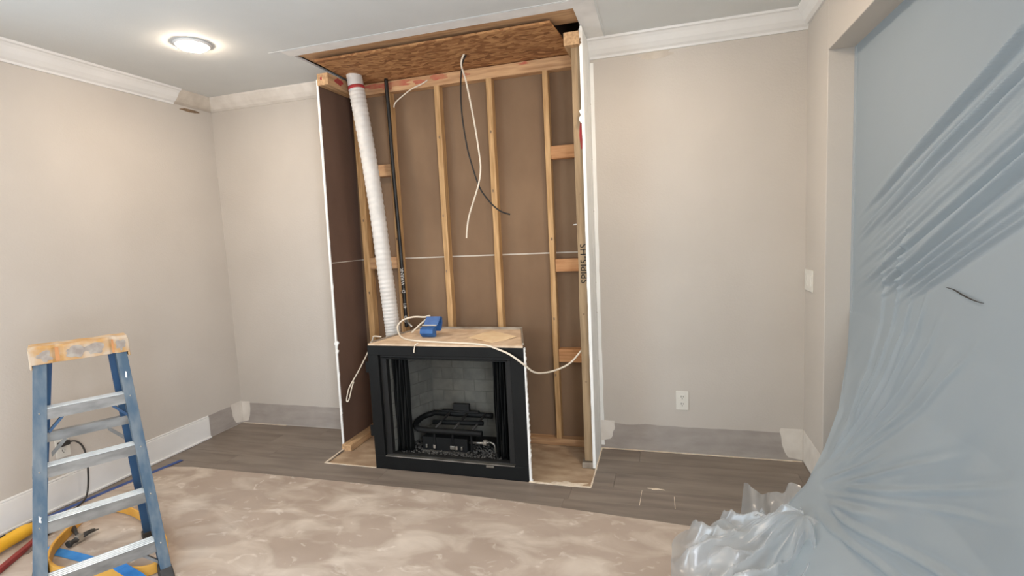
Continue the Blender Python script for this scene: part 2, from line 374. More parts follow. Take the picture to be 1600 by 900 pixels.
wbl = B(-0.02, XL, 0, 0.013, -0.012, ZC).build('wall_back_left', 'wall'); struct(wbl, 'greige back wall section left of the open chase')
band('bare_band', 'band', wbl, (0.005, 0, 0), (XL - .005, 0, 0), 0.004, .175, (0, -1, 0), 5)
corner_patch('compound_patch', 'compound', wbl, (.003, 0, 0), (1, 0, 0), .085, .185, (0, -1, 0), 7)
blob('torn_spot', 'torn', wbl, (1.12, 0, 2.565), (1, 0, 0), (0, 0, 1), .085, .009, (0, -1, 0), 9, t=.0015, rough=.6)
wbr = B(XR, RW + .1, 0, 0.013, -0.012, ZC).build('wall_back_right', 'wall'); struct(wbr, 'greige back wall section right of the open chase')
band('bare_band', 'band', wbr, (XR + .005, 0, 0), (RW - .003, 0, 0), 0.004, .178, (0, -1, 0), 6, amp=.008)
corner_patch('compound_patch', 'compound', wbr, (RW - .003, 0, 0), (-1, 0, 0), .125, .205, (0, -1, 0), 12)
corner_patch('compound_patch', 'compound', wbr, (XR + .014, 0, .045), (1, 0, 0), .09, .15, (0, -1, 0), 14)
MB().prism([(XR + .004, 0, .02)] + [(XR + .034 + .006 * noise.noise(Vector((k * .5, 1, 1))), 0, .02 + k * (2.56 - .02) / 40) for k in range(41)] + [(XR + .004, 0, 2.56)], (0, -.0018, 0)).build('compound_strip', 'whitecomp', wbr)
blob('torn_spot', 'cove', wbr, (3.47, 0, 2.555), (1, 0, 0), (0, 0, 1), .10, .022, (0, -1, 0), 19, t=.0012, rough=.7)
# right wall: solid strip by the corner, header over the wide opening
JY, HZ, WT = -0.392, 2.342, 0.13
OY = -3.0
wr = MB().box(RW, RW + WT, JY, 0.02, -0.012, ZC).box(RW, RW + WT, OY, JY, HZ, ZC).box(RW, RW + WT, -3.4, OY, -0.012, ZC).box(RW, RW + WT, RY, -4.9, -0.012, ZC).box(RW, RW + WT, -4.9, -3.4, -.012, .8).box(RW, RW + WT, -4.9, -3.4, 2.2, ZC).build('wall_right', 'wall', bevel=.004)
struct(wr, 'greige right wall with the wide cased-free opening')
band('bare_band', 'compound', wr, (RW, -.385, 0), (RW, -.004, 0), 0.004, .20, (-1, 0, 0), 16, t=.002)
wre = B(-.12, RW + WT, RY - .1, RY, -.012, ZC).build('wall_rear', 'wall'); struct(wre, 'greige rear wall behind the camera')
# windows that the daylight comes through (behind the camera; right one added to light the left wall)
def window(name, x0, x1, y0, y1, z0, z1, axis):
    m = MB(); t = .05
    if axis == 'x':
        for (a, b, c, d) in ((y0, y0 + t, z0, z1), (y1 - t, y1, z0, z1), (y0, y1, z0, z0 + t), (y0, y1, z1 - t, z1), ((y0 + y1) / 2 - .02, (y0 + y1) / 2 + .02, z0, z1)): m.box(x0, x1, a, b, c, d)
    else:
        for (a, b, c, d) in ((x0, x0 + t, z0, z1), (x1 - t, x1, z0, z1), (x0, x1, z0, z0 + t), (x0, x1, z1 - t, z1), ((x0 + x1) / 2 - .02, (x0 + x1) / 2 + .02, z0, z1)): m.box(a, b, y0, y1, c, d)
    return struct(m.build(name, 'trim'), 'white framed window, unseen')
window('window_1', -.08, -.03, -4.65, -2.45, .25, 2.25, 'x'); window('window_added', RW + .04, RW + .09, -4.9, -3.4, .8, 2.2, 'x')
# next room behind the sheet
struct(MB().box(8.0, 8.1, RY, .25, -.012, 3.0).box(RW + WT, 8.1, .15, .25, -.012, 3.0).box(RW + WT, 8.1, -3.2, -3.1, -.012, 3.0).build('wall_next_room', 'wall'), 'walls of the room behind the sheeting')
struct(MB().box(-.3, 4.45, .16, .26, -.012, ZC + .3).box(-.3, -.2, RY, .26, ZC - .1, ZC + .3).box(-.3, 8.1, RY - .2, RY - .1, ZC, ZC + .3).box(8.1, 8.2, RY, .26, ZC, ZC + .3).box(-.2, 8.1, .25, .3, ZC, ZC + .3).build('wall_outer_back', 'kraftdark'), 'sheathing behind the studs')
# ceiling with the cut-out over the chase
CX0, CX1, CY = 1.27, 3.05, -0.578
ceil = MB().box(-.12, CX0, RY - .1, .2, ZC, ZC + .013).box(CX1, 8.1, RY - .1, .2, ZC, ZC + .013).box(CX0, CX1, RY - .1, CY, ZC, ZC + .013).box(-.12, 8.1, RY - .1, .25, ZC + .25, ZC + .3).build('ceiling', 'ceiling')
struct(ceil, 'white painted ceiling with a cut-out over the chase')
def flat(name, m, pts, t=-.0012, parent=ceil, z=ZC): return MB().prism([(x, y, z) for x, y in pts], (0, 0, t)).build(name, m, parent)
e = lambda k, s: .006 * noise.noise(Vector((k * .4, s, 0)))
flat('raw_strip', 'ceilstrip', [(CX0 - .02 + (CX1 - CX0 + .14) * k / 30, CY - .085 + e(k, 1)) for k in range(31)] + [(CX1 + .12, CY), (CX0 - .02, CY)])
flat('raw_strip', 'ceilstrip', [(CX1, CY), (CX1 + .115, CY), (CX1 + .112, -.05), (CX1, -.05)])
flat('ridge_line', 'ceiling', [(CX0 - .1, CY - .098), (CX1 + .13, CY - .098), (CX1 + .13, CY - .090), (CX0 - .1, CY - .090)], t=-.002)
flat('ridge_line', 'ceiling', [(CX1 + .118, CY - .09), (CX1 + .126, CY - .09), (CX1 + .122, -.07), (CX1 + .114, -.07)], t=-.003)
MB().prism([(CX0 + (CX1 - CX0) * k / 40, CY + .004 * noise.noise(Vector((k * .9, 5, 0))), ZC - .001) for k in range(41)] + [(CX1, CY + .008, ZC - .001), (CX0, CY + .008, ZC - .001)], (0, 0, .014)).build('broken_edge', 'whitecomp', ceil)
# crown mouldings (profile in (out, z))
def crown(name, m, a, b, out, prof, label, n=1):
    a, b, out = Vector(a), Vector(b), Vector(out)
    pts = [a + out * o + Vector((0, 0, z)) for o, z in prof]
    return struct(MB().prism(pts, b - a).build(name, m), label)
PAINT = [(0, 2.578), (.010, 2.578), (.014, 2.590), (.030, 2.600), (.052, 2.622), (.072, 2.650), (.086, 2.664), (.098, 2.668), (.102, ZC), (0, ZC)]
COVE = [(0, 2.588), (.006, 2.588), (.026, 2.600), (.052, 2.626), (.072, 2.652), (.082, 2.668), (.084, ZC), (0, ZC)]
crown('trim_1', 'trim', (0, RY, 0), (0, -.345, 0), (1, 0, 0), PAINT, 'white painted crown moulding on the left wall')
crown('trim_2', 'cove', (0, -.345, 0), (0, 0, 0), (1, 0, 0), COVE, 'bare primed cove where the crown was cut away')
crown('trim_3', 'compound', (0, 0, 0), (1.262, 0, 0), (0, -1, 0), COVE, 'primed cove left of the chase')
crown('trim_4', 'trim', (XR, 0, 0), (RW, 0, 0), (0, -1, 0), PAINT, 'white crown moulding right of the chase')
crown('trim_5', 'trim', (RW, 0, 0), (RW, RY, 0), (-1, 0, 0), [(0, 2.60), (.012, 2.60), (.03, 2.612), (.05, 2.645), (.07, 2.668), (.075, ZC), (0, ZC)], 'white crown moulding on the right wall')
# baseboard on the left wall with shoe strip
bbl = struct(B(0, .014, RY, -.345, 0, .168).build('baseboard_left', 'trim', bevel=.003), 'white baseboard along the left wall')
B(0, .010, RY, -.345, .168, .182).build('cap_bead', 'trim', bbl, bevel=.004)
B(.014, .027, RY, -.345, 0, .018).build('shoe_moulding', 'trim', bbl, bevel=.006)

# ================================================================== OPEN CHASE
chase = sroot('wall_chase', (2.14, 0.0, 0), 'open fireplace chase with bare studs and brown drywall backing')
BY = .064
for z0, z1 in ((-.01, 1.348), (1.358, 2.66)):
    B(XL - .09, XR + .05, BY, BY + .012, z0, z1).build('drywall_panel', 'kraft', chase)
B(XL - .09, XR + .05, BY + .001, BY + .008, 1.346, 1.360).build('joint_line', 'cove', chase)
# left side: sheet leaning a touch, brown inside, broken white front edge
def side_left():
    xt, xb = 1.262, XL; t = .011
    for z0, z1 in ((.0, 1.350), (1.356, 2.60)):
        x0 = xb + (xt - xb) * z0 / 2.6; x1 = xb + (xt - xb) * z1 / 2.6
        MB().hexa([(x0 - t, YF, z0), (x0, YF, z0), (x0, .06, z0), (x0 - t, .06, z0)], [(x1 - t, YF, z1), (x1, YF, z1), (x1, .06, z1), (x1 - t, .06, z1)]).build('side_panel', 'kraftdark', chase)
    xm = xb + (xt - xb) * .52
    B(xm - .008, xm - .0005, YF + .002, .06, 1.349, 1.358).build('joint_line', 'cove', chase)
    n = 90; pts = []; 
    L = [(xb + (xt - xb) * (z / 2.6) - .013 - .0015 * abs(noise.noise(Vector((k * .6, 3, 1)))), YF - .003, z) for k, z in ((k, .0 + 2.6 * k / n) for k in range(n + 1))]
    Rt = [(xb + (xt - xb) * (z / 2.6) + .001 + .006 * max(0, noise.noise(Vector((k * .55, 9, 1)))) , YF - .003, z) for k, z in ((k, 2.6 * k / n) for k in range(n + 1))]
    MB().prism(L + Rt[::-1], (0, .008, 0)).build('broken_edge', 'whitecomp', chase)
    for z, r in ((.78, .013), (.72, .010), (.26, .006), (2.58, .007)):
        x = xb + (xt - xb) * z / 2.6
        blob('gypsum_crumb', 'whitecomp', chase, (x + .004, YF - .003, z), (1, 0, 0), (0, 0, 1), r, r * 1.5, (0, -1, 0), z * 9, t=.008, rough=.8)
side_left()
# right side: white outer skin, ragged front edge
B(XR, XR + .012, YF, -.0015, .0, ZC - .005).build('side_panel', 'whitecomp', chase)
n = 80
MB().prism([(XR - .004 - .003 * noise.noise(Vector((k * .5, 2, 2))), YF - .004, 2.66 * k / n) for k in range(n + 1)] + [(XR + .014, YF - .004, 2.66), (XR + .014, YF - .004, 0)], (0, .012, 0)).build('broken_edge', 'whitecomp', chase)
MB().box(XR + .0125, XR + .0135, -.11, -.075, .02, 2.6).build('tape_ridge', 'whitecomp', chase)
for z, r in ((2.19, .013), (2.15, .016), (2.585, .012)):
    blob('gypsum_crumb', 'torn' if r < .0125 else 'whitecomp', chase, (XR - .002, YF - .004, z), (1, 0, 0), (0, 0, 1), r * .7, r * 1.5, (0, -1, 0), z * 7, t=.006, rough=.8)
for i, z in enumerate((2.30, 1.95, 1.62, 1.15, .95, .62, .33)):
    MB().lathe([(.004, 0), (.004, .0015)], (XR + .012, -.025 - .01 * (i % 2), z), 8, 'x').build('screw_head', 'torn', chase)
# studs: front faces on y = 0
def wavy_stud(x0, wd, z0, z1, y0, y1, m, seed, name='stud'):
    n = 26; mb = MB(); L = []
    for k in range(n + 1):
        z = z0 + (z1 - z0) * k / n; a = .0035 * noise.noise(Vector((k * .35, seed, 0))); b = .0035 * noise.noise(Vector((k * .35, seed + 5, 3)))
        L.append(((x0 + a, y0, z), (x0 + wd + b, y0, z), (x0 + wd + b, y1, z), (x0 + a, y1, z)))
    i0 = 0
    for q in L: mb.v += [Vector(p) for p in q]
    for k in range(n):
        for j in range(4): mb.f.append([4 * k + j, 4 * k + (j + 1) % 4, 4 * k + 4 + (j + 1) % 4, 4 * k + 4 + j])
    mb.f += [[0, 3, 2, 1], [4 * n, 4 * n + 1, 4 * n + 2, 4 * n + 3]]
    return mb.build(name, m, chase, bevel=.002)
ST = [wavy_stud(1.300, .050, .04, 2.56, 0, BY, 'stud', 1), wavy_stud(1.582, .036, .04, 2.56, 0, BY, 'stud', 2),
      wavy_stud(1.964, .040, .04, 2.56, 0, BY, 'stud', 3), wavy_stud(2.350, .039, .04, 2.56, 0, BY, 'stud', 4), wavy_stud(2.744, .036, .04, 2.56, 0, BY, 'stud', 5)]
for s, (zz, xx) in zip(ST, ((1.1, 1.33), (1.5, 1.6), (1.65, 1.985), (2.2, 2.37), (.9, 2.76))):
    for dz in (0, .55, -.4):
        blob('knot', 'torn', s, (xx + random.uniform(-.008, .008), -.001, zz + dz), (1, 0, 0), (0, 0, 1), .006, .010, (0, -1, 0), dz + xx, t=.001)
rs = wavy_stud(XR - .060, .056, .03, 2.585, YF + .03, YF + .068, 'greystud', 8)
rs['label'] = 'weathered grey stud with black stamped lettering'
text_mesh('stamp_lettering', 'SPIPI5-HS', .062, 'blackink', rs, (XR - .020, YF + .0282, 1.17), (0, 0, 1), (-1, 0, 0))
blob('red_mark', 'redink', rs, (XR - .012, YF + .028, 2.06), (1, 0, 0), (0, 0, 1), .013, .075, (0, -1, 0), 3, t=.001)
for z in (1.72, .55, .98): blob('knot', 'torn', rs, (XR - .035, YF + .029, z), (1, 0, 0), (0, 0, 1), .006, .006, (0, -1, 0), z, t=.001)
# blocks
for x0, x1, z0, z1, m in ((2.783, XR - .055, 1.982, 2.066, 'orangewood'), (2.783, XR - .055, 1.226, 1.312, 'orangewood'), (2.783, XR - .055, .594, .686, 'orangewood'),
                          (1.35, 1.58, 1.965, 2.05, 'studx'), (1.35, 1.58, 1.282, 1.368, 'studx')):
    B(x0, x1, 0.0, BY - .002, z0, z1).build('block', m, chase, bevel=.002)
# plates
B(XL, XR, 0.0, BY, -.010, .04).build('bottom_plate', 'studx', chase, bevel=.002)
B(XL + .002, XL + .078, YF - .03, 0, -.010, .036).build('bottom_plate', 'study', chase, bevel=.002)
B(XR - .075, XR - .004, YF + .01, YF + .09, -.010, .026).build('bottom_plate', 'galv', chase, bevel=.002)
PZ0, PZ1 = 2.555, 2.632
bp = B(1.28, XR, -.002, BY + .02, PZ0, PZ1).build('top_plate', 'studx', chase, bevel=.002)
lp = B(1.268, 1.352, YF - .018, 0, PZ0, PZ1).build('top_plate', 'study', chase, bevel=.002)
rp = B(2.955, XR - .002, YF - .02, 0, PZ0 + .015, PZ1 + .012).build('top_plate', 'study', chase, bevel=.002)
for c, rx, rz, sd in (((1.60, -.002, 2.60), .17, .022, 1), ((1.86, -.002, 2.595), .06, .012, 2), ((2.0, -.002, 2.61), .07, .016, 3), ((2.2, -.002, 2.6), .035, .014, 4), ((2.62, -.002, 2.62), .04, .008, 6)):
    blob('red_mark', 'redfade', bp, c, (1, 0, 0), (0, 0, 1), rx, rz, (0, -1, 0), sd, t=.0006, rough=.9)
blob('red_mark', 'redink', lp, (1.352, -.22, 2.602), (0, 1, 0), (0, 0, 1), .04, .022, (1, 0, 0), 7, t=.0006, rough=.6)
blob('red_mark', 'redink', lp, (1.30, YF - .018, 2.60), (1, 0, 0), (0, 0, 1), .008, .012, (0, -1, 0), 9, t=.0006, rough=.6)
# boards closing the top: framing board at the front, strand board behind
B(CX0 + .004, CX1 - .004, CY - .05, CY + .075, ZC + .013, ZC + .052).build('framing_board', 'studx', chase, bevel=.002)
B(CX0 + .004, CX1 - .004, CY + .08, CY + .25, ZC + .018, ZC + .060).build('framing_board', 'studx', chase, bevel=.002)
MB().hexa([(1.34, -.462, 2.668), (2.90, -.462, 2.668), (2.965, .05, 2.634), (1.36, .05, 2.634)], [(1.34, -.462, 2.680), (2.90, -.462, 2.680), (2.965, .05, 2.646), (1.36, .05, 2.646)]).build('strand_board', 'osb', chase)
# white scuff on the backing
blob('scuff', 'whitecomp', chase, (2.92, BY, 1.54), (1, 0, .1), (0, 0, 1), .018, .004, (0, -1, 0), 4, t=.0006)

# ================================================================== FIREPLACE
FX0, FX1, FY, FH = 1.641, 2.691, -.5795, .836
fp = thing('fireplace', 'black metal gas firebox standing in the open chase', 'fireplace', (2.166, -.4, -.012))
def ring(mb, x0, x1, z0, z1, ix0, ix1, iz0, iz1, y0, y1):
    mb.box(x0, x1, y0, y1, iz1, z1).box(x0, x1, y0, y1, z0, iz0).box(x0, ix0, y0, y1, iz0, iz1).box(ix1, x1, y0, y1, iz0, iz1); return mb
ring(MB(), FX0, FX1, -.010, FH - .012, 1.716, 2.606, .088, .762, FY, FY + .03).build('front_surround', 'black', fp, bevel=.003)
ring(MB(), 1.716, 2.606, .088, .762, 1.760, 2.566, .096, .742, FY + .022, FY + .06).build('inner_frame', 'blackdark', fp, bevel=.003)
lip = B(1.722, 2.602, FY - .006, FY + .03, .086, .0915).build('bottom_lip', 'steel', fp, bevel=.001)
B(2.42, 2.47, FY - .010, FY - .002, .070, .083).build('latch', 'steel', fp, bevel=.002)
B(1.74, 2.58, FY + .012, FY + .02, .735, .742).build('curtain_rod', 'black', fp)
BX0, BX1, BYk = 1.885, 2.36, -.16     # rear wall of the firebox
MB().hexa([(1.72, FY + .03, -.01), (2.61, FY + .03, -.01), (2.54, -.06, -.01), (1.76, -.06, -.01)], [(1.72, FY + .03, .09), (2.61, FY + .03, .09), (2.54, -.06, .09), (1.76, -.06, .09)]).build('hearth_pan', 'blackdark', fp)
MB().prism([(FX0 + .01, FY + .03, .09), (FX0 + .02, FY + .03, .09), (1.77, -.055, .09), (1.76, -.055, .09)], (0, 0, FH - .115)).build('outer_casing', 'black', fp)
MB().prism([(FX1 - .02, FY + .03, .09), (FX1 - .01, FY + .03, .09), (2.54, -.055, .09), (2.53, -.055, .09)], (0, 0, FH - .115)).build('outer_casing', 'black', fp)
B(1.76, 2.54, -.06, -.05, .0, FH - .025).build('outer_casing', 'black', fp)
MB().prism([(1.72, FY + .03, .745), (2.61, FY + .03, .745), (2.50, -.09, .745), (1.80, -.09, .745)], (0, 0, .012)).build('firebox_roof', 'blackdark', fp)
# refractory lining
back = B(BX0 - .02, BX1 + .02, BYk, BYk + .03, .085, .75).build('rear_lining', 'mortar', fp)
bw, bh = .158, .078; k = 0
brick_me = None
for r in range(9):
    z0 = .088 + r * (bh + .0045)
    x = BX0 - (bw / 2 if r % 2 else 0)
    while x < BX1:
        a, b = max(x, BX0 - .015), min(x + bw, BX1 + .015); z1 = min(z0 + bh, .745)
        if b - a > .02 and z1 - z0 > .01: B(a, b, BYk - .002, BYk + .002, z0, z1).build('brick', 'refract', back)
        x += bw + .0045
def side_lining(xf, xb, sgn):
    a = Vector((xf, FY + .07, 0)); b = Vector((xb, BYk, 0)); d = (b - a).normalized(); nn = Vector((d.y, -d.x, 0)) * sgn
    L = (b - a).length
    o = MB().prism([a + Vector((0, 0, .085)), b + Vector((0, 0, .085)), b - nn * .02 + Vector((0, 0, .085)), a - nn * .02 + Vector((0, 0, .085))], (0, 0, .66)).build('side_lining', 'mortar', fp)
    for r in range(9):
        z0 = .088 + r * (bh + .0045); z1 = min(z0 + bh, .742); t = -(bw / 2 if r % 2 else 0)
        while t < L:
            s0, s1 = max(t, 0), min(t + bw, L - .004)
            if s1 - s0 > .02 and z1 - z0 > .01:
                p, q = a + d * s0, a + d * s1
                MB().prism([p + Vector((0, 0, z0)), q + Vector((0, 0, z0)), q + nn * .004 + Vector((0, 0, z0)), p + nn * .004 + Vector((0, 0, z0))], (0, 0, z1 - z0)).build('brick', 'refract', o)
            t += bw + .0045
side_lining(1.745, BX0, 1); side_lining(2.585, BX1, -1)
# mesh curtains gathered at both sides
def curtain(x0, x1):
    def fn(u, v):
        ph = u * 5.2 * 2 * math.pi
        return (x0 + (x1 - x0) * u + .004 * math.sin(v * 9 + u * 20), FY + .085 + .018 * math.sin(ph) + .006 * math.sin(v * 4 + u * 7), .095 + (.738 - .095) * v)
    MB().grid(fn, 60, 14).build('mesh_curtain', 'black', fp, smooth=True, solid=.0015)
curtain(1.765, 1.875); curtain(2.462, 2.562)
# gas burner with grate and control box
bu = B(1.93, 2.25, -.46, -.30, .095, .185).build('burner_box', 'black', fp, bevel=.004)
B(1.935, 2.235, -.474, -.462, .090, .098).build('tray_lip', 'steel', bu)
for x, wd, m in ((1.955, .012, 'steel'), (2.01, .016, 'galv'), (2.13, .032, 'steel'), (2.168, .014, 'galv'), (2.205, .012, 'steel')):
    MB().box(x, x + wd, -.468, -.459, .112, .112 + .024).build('control', m, bu, bevel=.002)
pth = []
for k in range(13): pth.append((2.36 - .40 * k / 12, -.50 + .03, .235))
for k in range(1, 12): a = -math.pi / 2 - math.pi * k / 12; pth.append((1.93 + .075 * math.cos(a), -.36 + .11 * math.sin(a), .235 + .035 * k / 12))
for k in range(13): pth.append((1.93 + .43 * k / 12, -.25, .275))
MB().tube(pth, .019, 10).build('grate_tube', 'black', fp, smooth=True)
MB().tube([(1.97, -.36, .25), (2.33, -.36, .262)], .016, 10).build('grate_tube', 'black', fp, smooth=True)
for x in (2.02, 2.15, 2.28):
    MB().tube([(x, -.47, .235), (x + .03, -.25, .285)], .009, 6).build('grate_bar', 'rubber', fp, smooth=True)
    MB().tube([(x, -.46, .225), (x, -.46, .10)], .008, 6).build('grate_leg', 'black', fp)
B(2.07, 2.19, -.25, -.22, .285, .345).build('rear_bracket', 'blackdark', fp, bevel=.003)
B(1.99, 2.26, -.26, -.23, .285, .300).build('rear_bar', 'blackdark', fp)
gv = MB().tube([(2.255, -.43, .155), (2.33, -.43, .155), (2.395, -.43, .165)], .010, 8).build('gas_valve', 'steel', fp, smooth=True)
MB().lathe([(.018, -.012), (.02, 0), (.018, .012)], (2.365, -.43, .16), 12, 'x').build('valve_nut', 'galv', gv, smooth=True)
MB().tube(smooth_path([(2.395, -.43, .165), (2.425, -.43, .15), (2.43, -.43, .09)], 4), .006, 8).build('valve_pipe', 'steel', gv, smooth=True)
# loose lava granules on the pan: nobody could count them
g = MB(); rg = random.Random(5)
for k in range(900):
    x, y = rg.uniform(1.80, 2.50), rg.uniform(FY + .06, -.30); r = rg.uniform(.004, .009); z = .092 + r * .5
    i = len(g.v); g.v += [Vector((x + r * a * rg.uniform(.7, 1.2), y + r * b * rg.uniform(.7, 1.2), z + r * c * rg.uniform(.7, 1.2))) for a, b, c in ((1, 0, 0), (-1, 0, 0), (0, 1, 0), (0, -1, 0), (0, 0, 1), (0, 0, -1))]
    g.f += [[i + q for q in t] for t in ((0, 2, 4), (2, 1, 4), (1, 3, 4), (3, 0, 4), (2, 0, 5), (1, 2, 5), (3, 1, 5), (0, 3, 5))]
go = g.build('lava_granules', 'ember', fp); go['kind'] = 'stuff'
# top board, metal rim, side brackets, plaster edge
MB().prism([(FX0 + .006, FY + .004, FH - .012), (FX1 - .004, FY + .004, FH - .012), (2.545, -.058, FH - .012), (1.755, -.058, FH - .012)], (0, 0, .012)).build('top_board', 'topboard', fp)
rim = MB().prism([(1.755, -.062, FH), (2.545, -.062, FH), (2.545, -.056, FH), (1.755, -.056, FH)], (0, 0, .016)).build('top_rim', 'galv', fp)
MB().prism([(2.535, -.06, FH), (2.545, -.06, FH), (FX1 - .004, FY + .03, FH), (FX1 - .016, FY + .03, FH)], (0, 0, .012)).build('top_rim', 'galv', fp)
MB().prism([(1.750, -.06, FH), (1.762, -.06, FH), (FX0 + .020, FY + .03, FH), (FX0 + .006, FY + .03, FH)], (0, 0, .008)).build('top_rim', 'galv', fp)
for z in (.64, .212): B(FX0 - .030, FX0 + .004, FY + .012, FY + .016, z, z + .075).build('nailing_flange', 'black', fp, bevel=.002)
n = 70
MB().prism([(FX1 + .001, FY - .001, -.008 + (FH - .004) * k / n) for k in range(n + 1)] + [(FX1 + .007 + .016 * abs(noise.noise(Vector((k * .62, 4, 4)))) + .006 * (1 - k / n), FY - .001, -.008 + (FH - .004) * k / n) for k in range(n, -1, -1)], (0, .018, 0)).build('broken_plaster_edge', 'whitecomp', fp)

# ================================================================== THINGS IN THE CHASE
# white flexible duct
dp = smooth_path([(1.437, -.16, 2.655), (1.462, -.16, 2.45), (1.50, -.155, 2.1), (1.535, -.15, 1.7), (1.558, -.145, 1.3), (1.575, -.14, 1.0), (1.588, -.14, .78), (1.592, -.14, .62)], 40)
duct = thing('flexible_duct', 'white ribbed flexible duct leaning down the left of the chase', 'duct', (1.592, -.14, .62))
MB().tube(dp, .053, 20, rfun=lambda k: .0535 + (.0022 if k % 4 < 2 else -.0008) * (1 if k > 20 else .2)).build('duct_hose', 'duct', duct, smooth=True)
c0 = Vector(dp[20]); c1 = Vector(dp[24])
MB().tube([c0, c1], .0565, 24).build('red_band', 'redink', duct, smooth=True)
# black gas pipe with white print
gp = thing('gas_pipe', 'thin black pipe with white print beside the ribbed duct', 'pipe', (1.641, -.035, .845))
ppth = smooth_path([(1.612, -.03, 2.645), (1.617, -.03, 2.35), (1.618, -.03, 2.08), (1.628, -.032, 1.7), (1.635, -.032, 1.382), (1.640, -.034, 1.0), (1.642, -.035, .845)], 8)
MB().tube(ppth, .0135, 12).build('pipe_run', 'pipe', gp, smooth=True)
for word, z_ in (('SIO', .88), ('4/1', .985), ('D-', 1.10), ('WARNK', 1.16)): text_mesh('printed_word', word, .034, 'whiteink', gp, (1.650 - .018 * (z_ - .88), -.0478, z_), (-.02, 0, 1), (-1, -.30, 0))
MB().tube([(1.618, -.019, 2.6), (1.627, -.018, 1.9), (1.632, -.018, 1.4), (1.632, -.018, .86)], .003, 6).build('bonding_wire', 'wirew', gp, smooth=True)
el = MB().tube(smooth_path([(1.642, -.035, .9), (1.66, -.05, .885), (1.69, -.06, .862), (1.70, -.06, .85)], 5), .010, 10).build('steel_elbow', 'steel', gp, smooth=True)
def cable(name, pts, r, m, label, cat='cable', n=10):
    o = MB().tube(smooth_path(pts, n), r, 8).build(name, m, smooth=True); return tag(o, label, cat)
cable('electrical_cable', [(2.305, -.22, 2.66), (2.262, -.2, 2.60), (2.243, -.2, 2.45), (2.242, -.2, 2.285), (2.262, -.2, 2.10), (2.283, -.2, 1.994), (2.332, -.2, 1.824), (2.385, -.2, 1.735), (2.443, -.2, 1.671), (2.49, -.2, 1.64), (2.537, -.2, 1.624)], .0052, 'wireb', 'black cable hanging from the strand board overhead')
cable('electrical_cable', [(2.296, -.235, 2.66), (2.262, -.216, 2.60), (2.290, -.216, 2.482), (2.329, -.216, 2.235), (2.352, -.216, 2.03), (2.356, -.216, 1.926), (2.334, -.216, 1.824), (2.262, -.216, 1.64), (2.24, -.216, 1.55), (2.231, -.216, 1.484)], .0055, 'wirew', 'cream cable hanging in front of the middle studs')
cable('electrical_cable', [(1.655, -.02, 2.44), (1.668, -.02, 2.47), (1.72, -.02, 2.505), (1.80, -.02, 2.548), (1.88, -.015, 2.575), (1.92, .0, 2.60)], .0045, 'wirew', 'short cream cable slanting up beside the top of the black pipe')
cable('electrical_cable', [(1.795, -.25, .846), (1.86, -.25, .90), (1.94, -.25, .962), (1.90, -.25, .955), (1.82, -.25, .956), (1.745, -.26, .938), (1.708, -.28, .900), (1.73, -.32, .862), (1.80, -.40, .8425), (1.90, -.48, .8425), (2.05, -.52, .8425), (2.25, -.545, .8425), (2.40, -.57, .8425), (2.47, -.590, .8395), (2.53, -.597, .822), (2.61, -.600, .790), (2.69, -.60, .735), (2.735, -.53, .668), (2.78, -.42, .635), (2.85, -.33, .637), (2.92, -.29, .672), (2.985, -.26, .745)], .006, 'wirew', 'long cream cable looping over the firebox top and off to the right')
cable('electrical_cable', [(1.60, -.33, .83), (1.53, -.31, .828), (1.51, -.30, .80), (1.467, -.30, .712), (1.376, -.30, .57), (1.295, -.30, .455), (1.268, -.30, .39), (1.258, -.30, .345), (1.272, -.30, .345), (1.290, -.30, .385), (1.310, -.30, .445), (1.330, -.30, .49)], .0048, 'wirew', 'cream cable ending in a narrow loop left of the firebox')
cable('wire_offcut', [(2.005, -.572, .842), (1.993, -.586, .836), (1.985, -.588, .815), (1.978, -.587, .785)], .0042, 'wirew', 'short wire offcut over the front edge of the firebox top', 'wire')
# blue bent plastic box
bx = thing('electrical_box', 'bent blue plastic electrical box on the firebox top', 'electrical box', (1.97, -.32, FH))
def bent(name, prof, x0, x1, sk, m):
    a = [(x0 + (sk * z), y, FH + z) for y, z in prof]
    return MB().prism(a, (x1 - x0, 0, 0)).build(name, m, bx, bevel=.002)
bent('lower_band', [(-.355, .001), (-.33, .001), (-.325, .055), (-.335, .07), (-.375, .058), (-.385, .03)], 1.925, 2.02, -.05, 'blue')
bent('upper_band', [(-.29, .03), (-.27, .04), (-.262, .085), (-.275, .125), (-.30, .132), (-.345, .082), (-.338, .078), (-.30, .122), (-.282, .115), (-.274, .085), (-.284, .048)], 1.925, 2.03, .12, 'blue')
MB().prism([(1.926, -.347, FH + .079), (2.03, -.347, FH + .079), (2.03, -.342, FH + .074), (1.926, -.342, FH + .074)], (0, .002, .004)).build('pale_edge', 'wirew', bx)
# tan scrap lying on the top
sc = MB(); pts = [(2.262, -.362), (2.32, -.23), (2.365, -.141), (2.46, -.22), (2.584, -.346), (2.53, -.43), (2.469, -.507), (2.36, -.44)]
sc.prism([(x, y, FH + .001 + .006 * (i % 3 == 1)) for i, (x, y) in enumerate(pts)], (0, 0, .003))
tag(sc.build('board_scrap', 'tan'), 'tan diamond-shaped scrap lying on the firebox top', 'scrap')

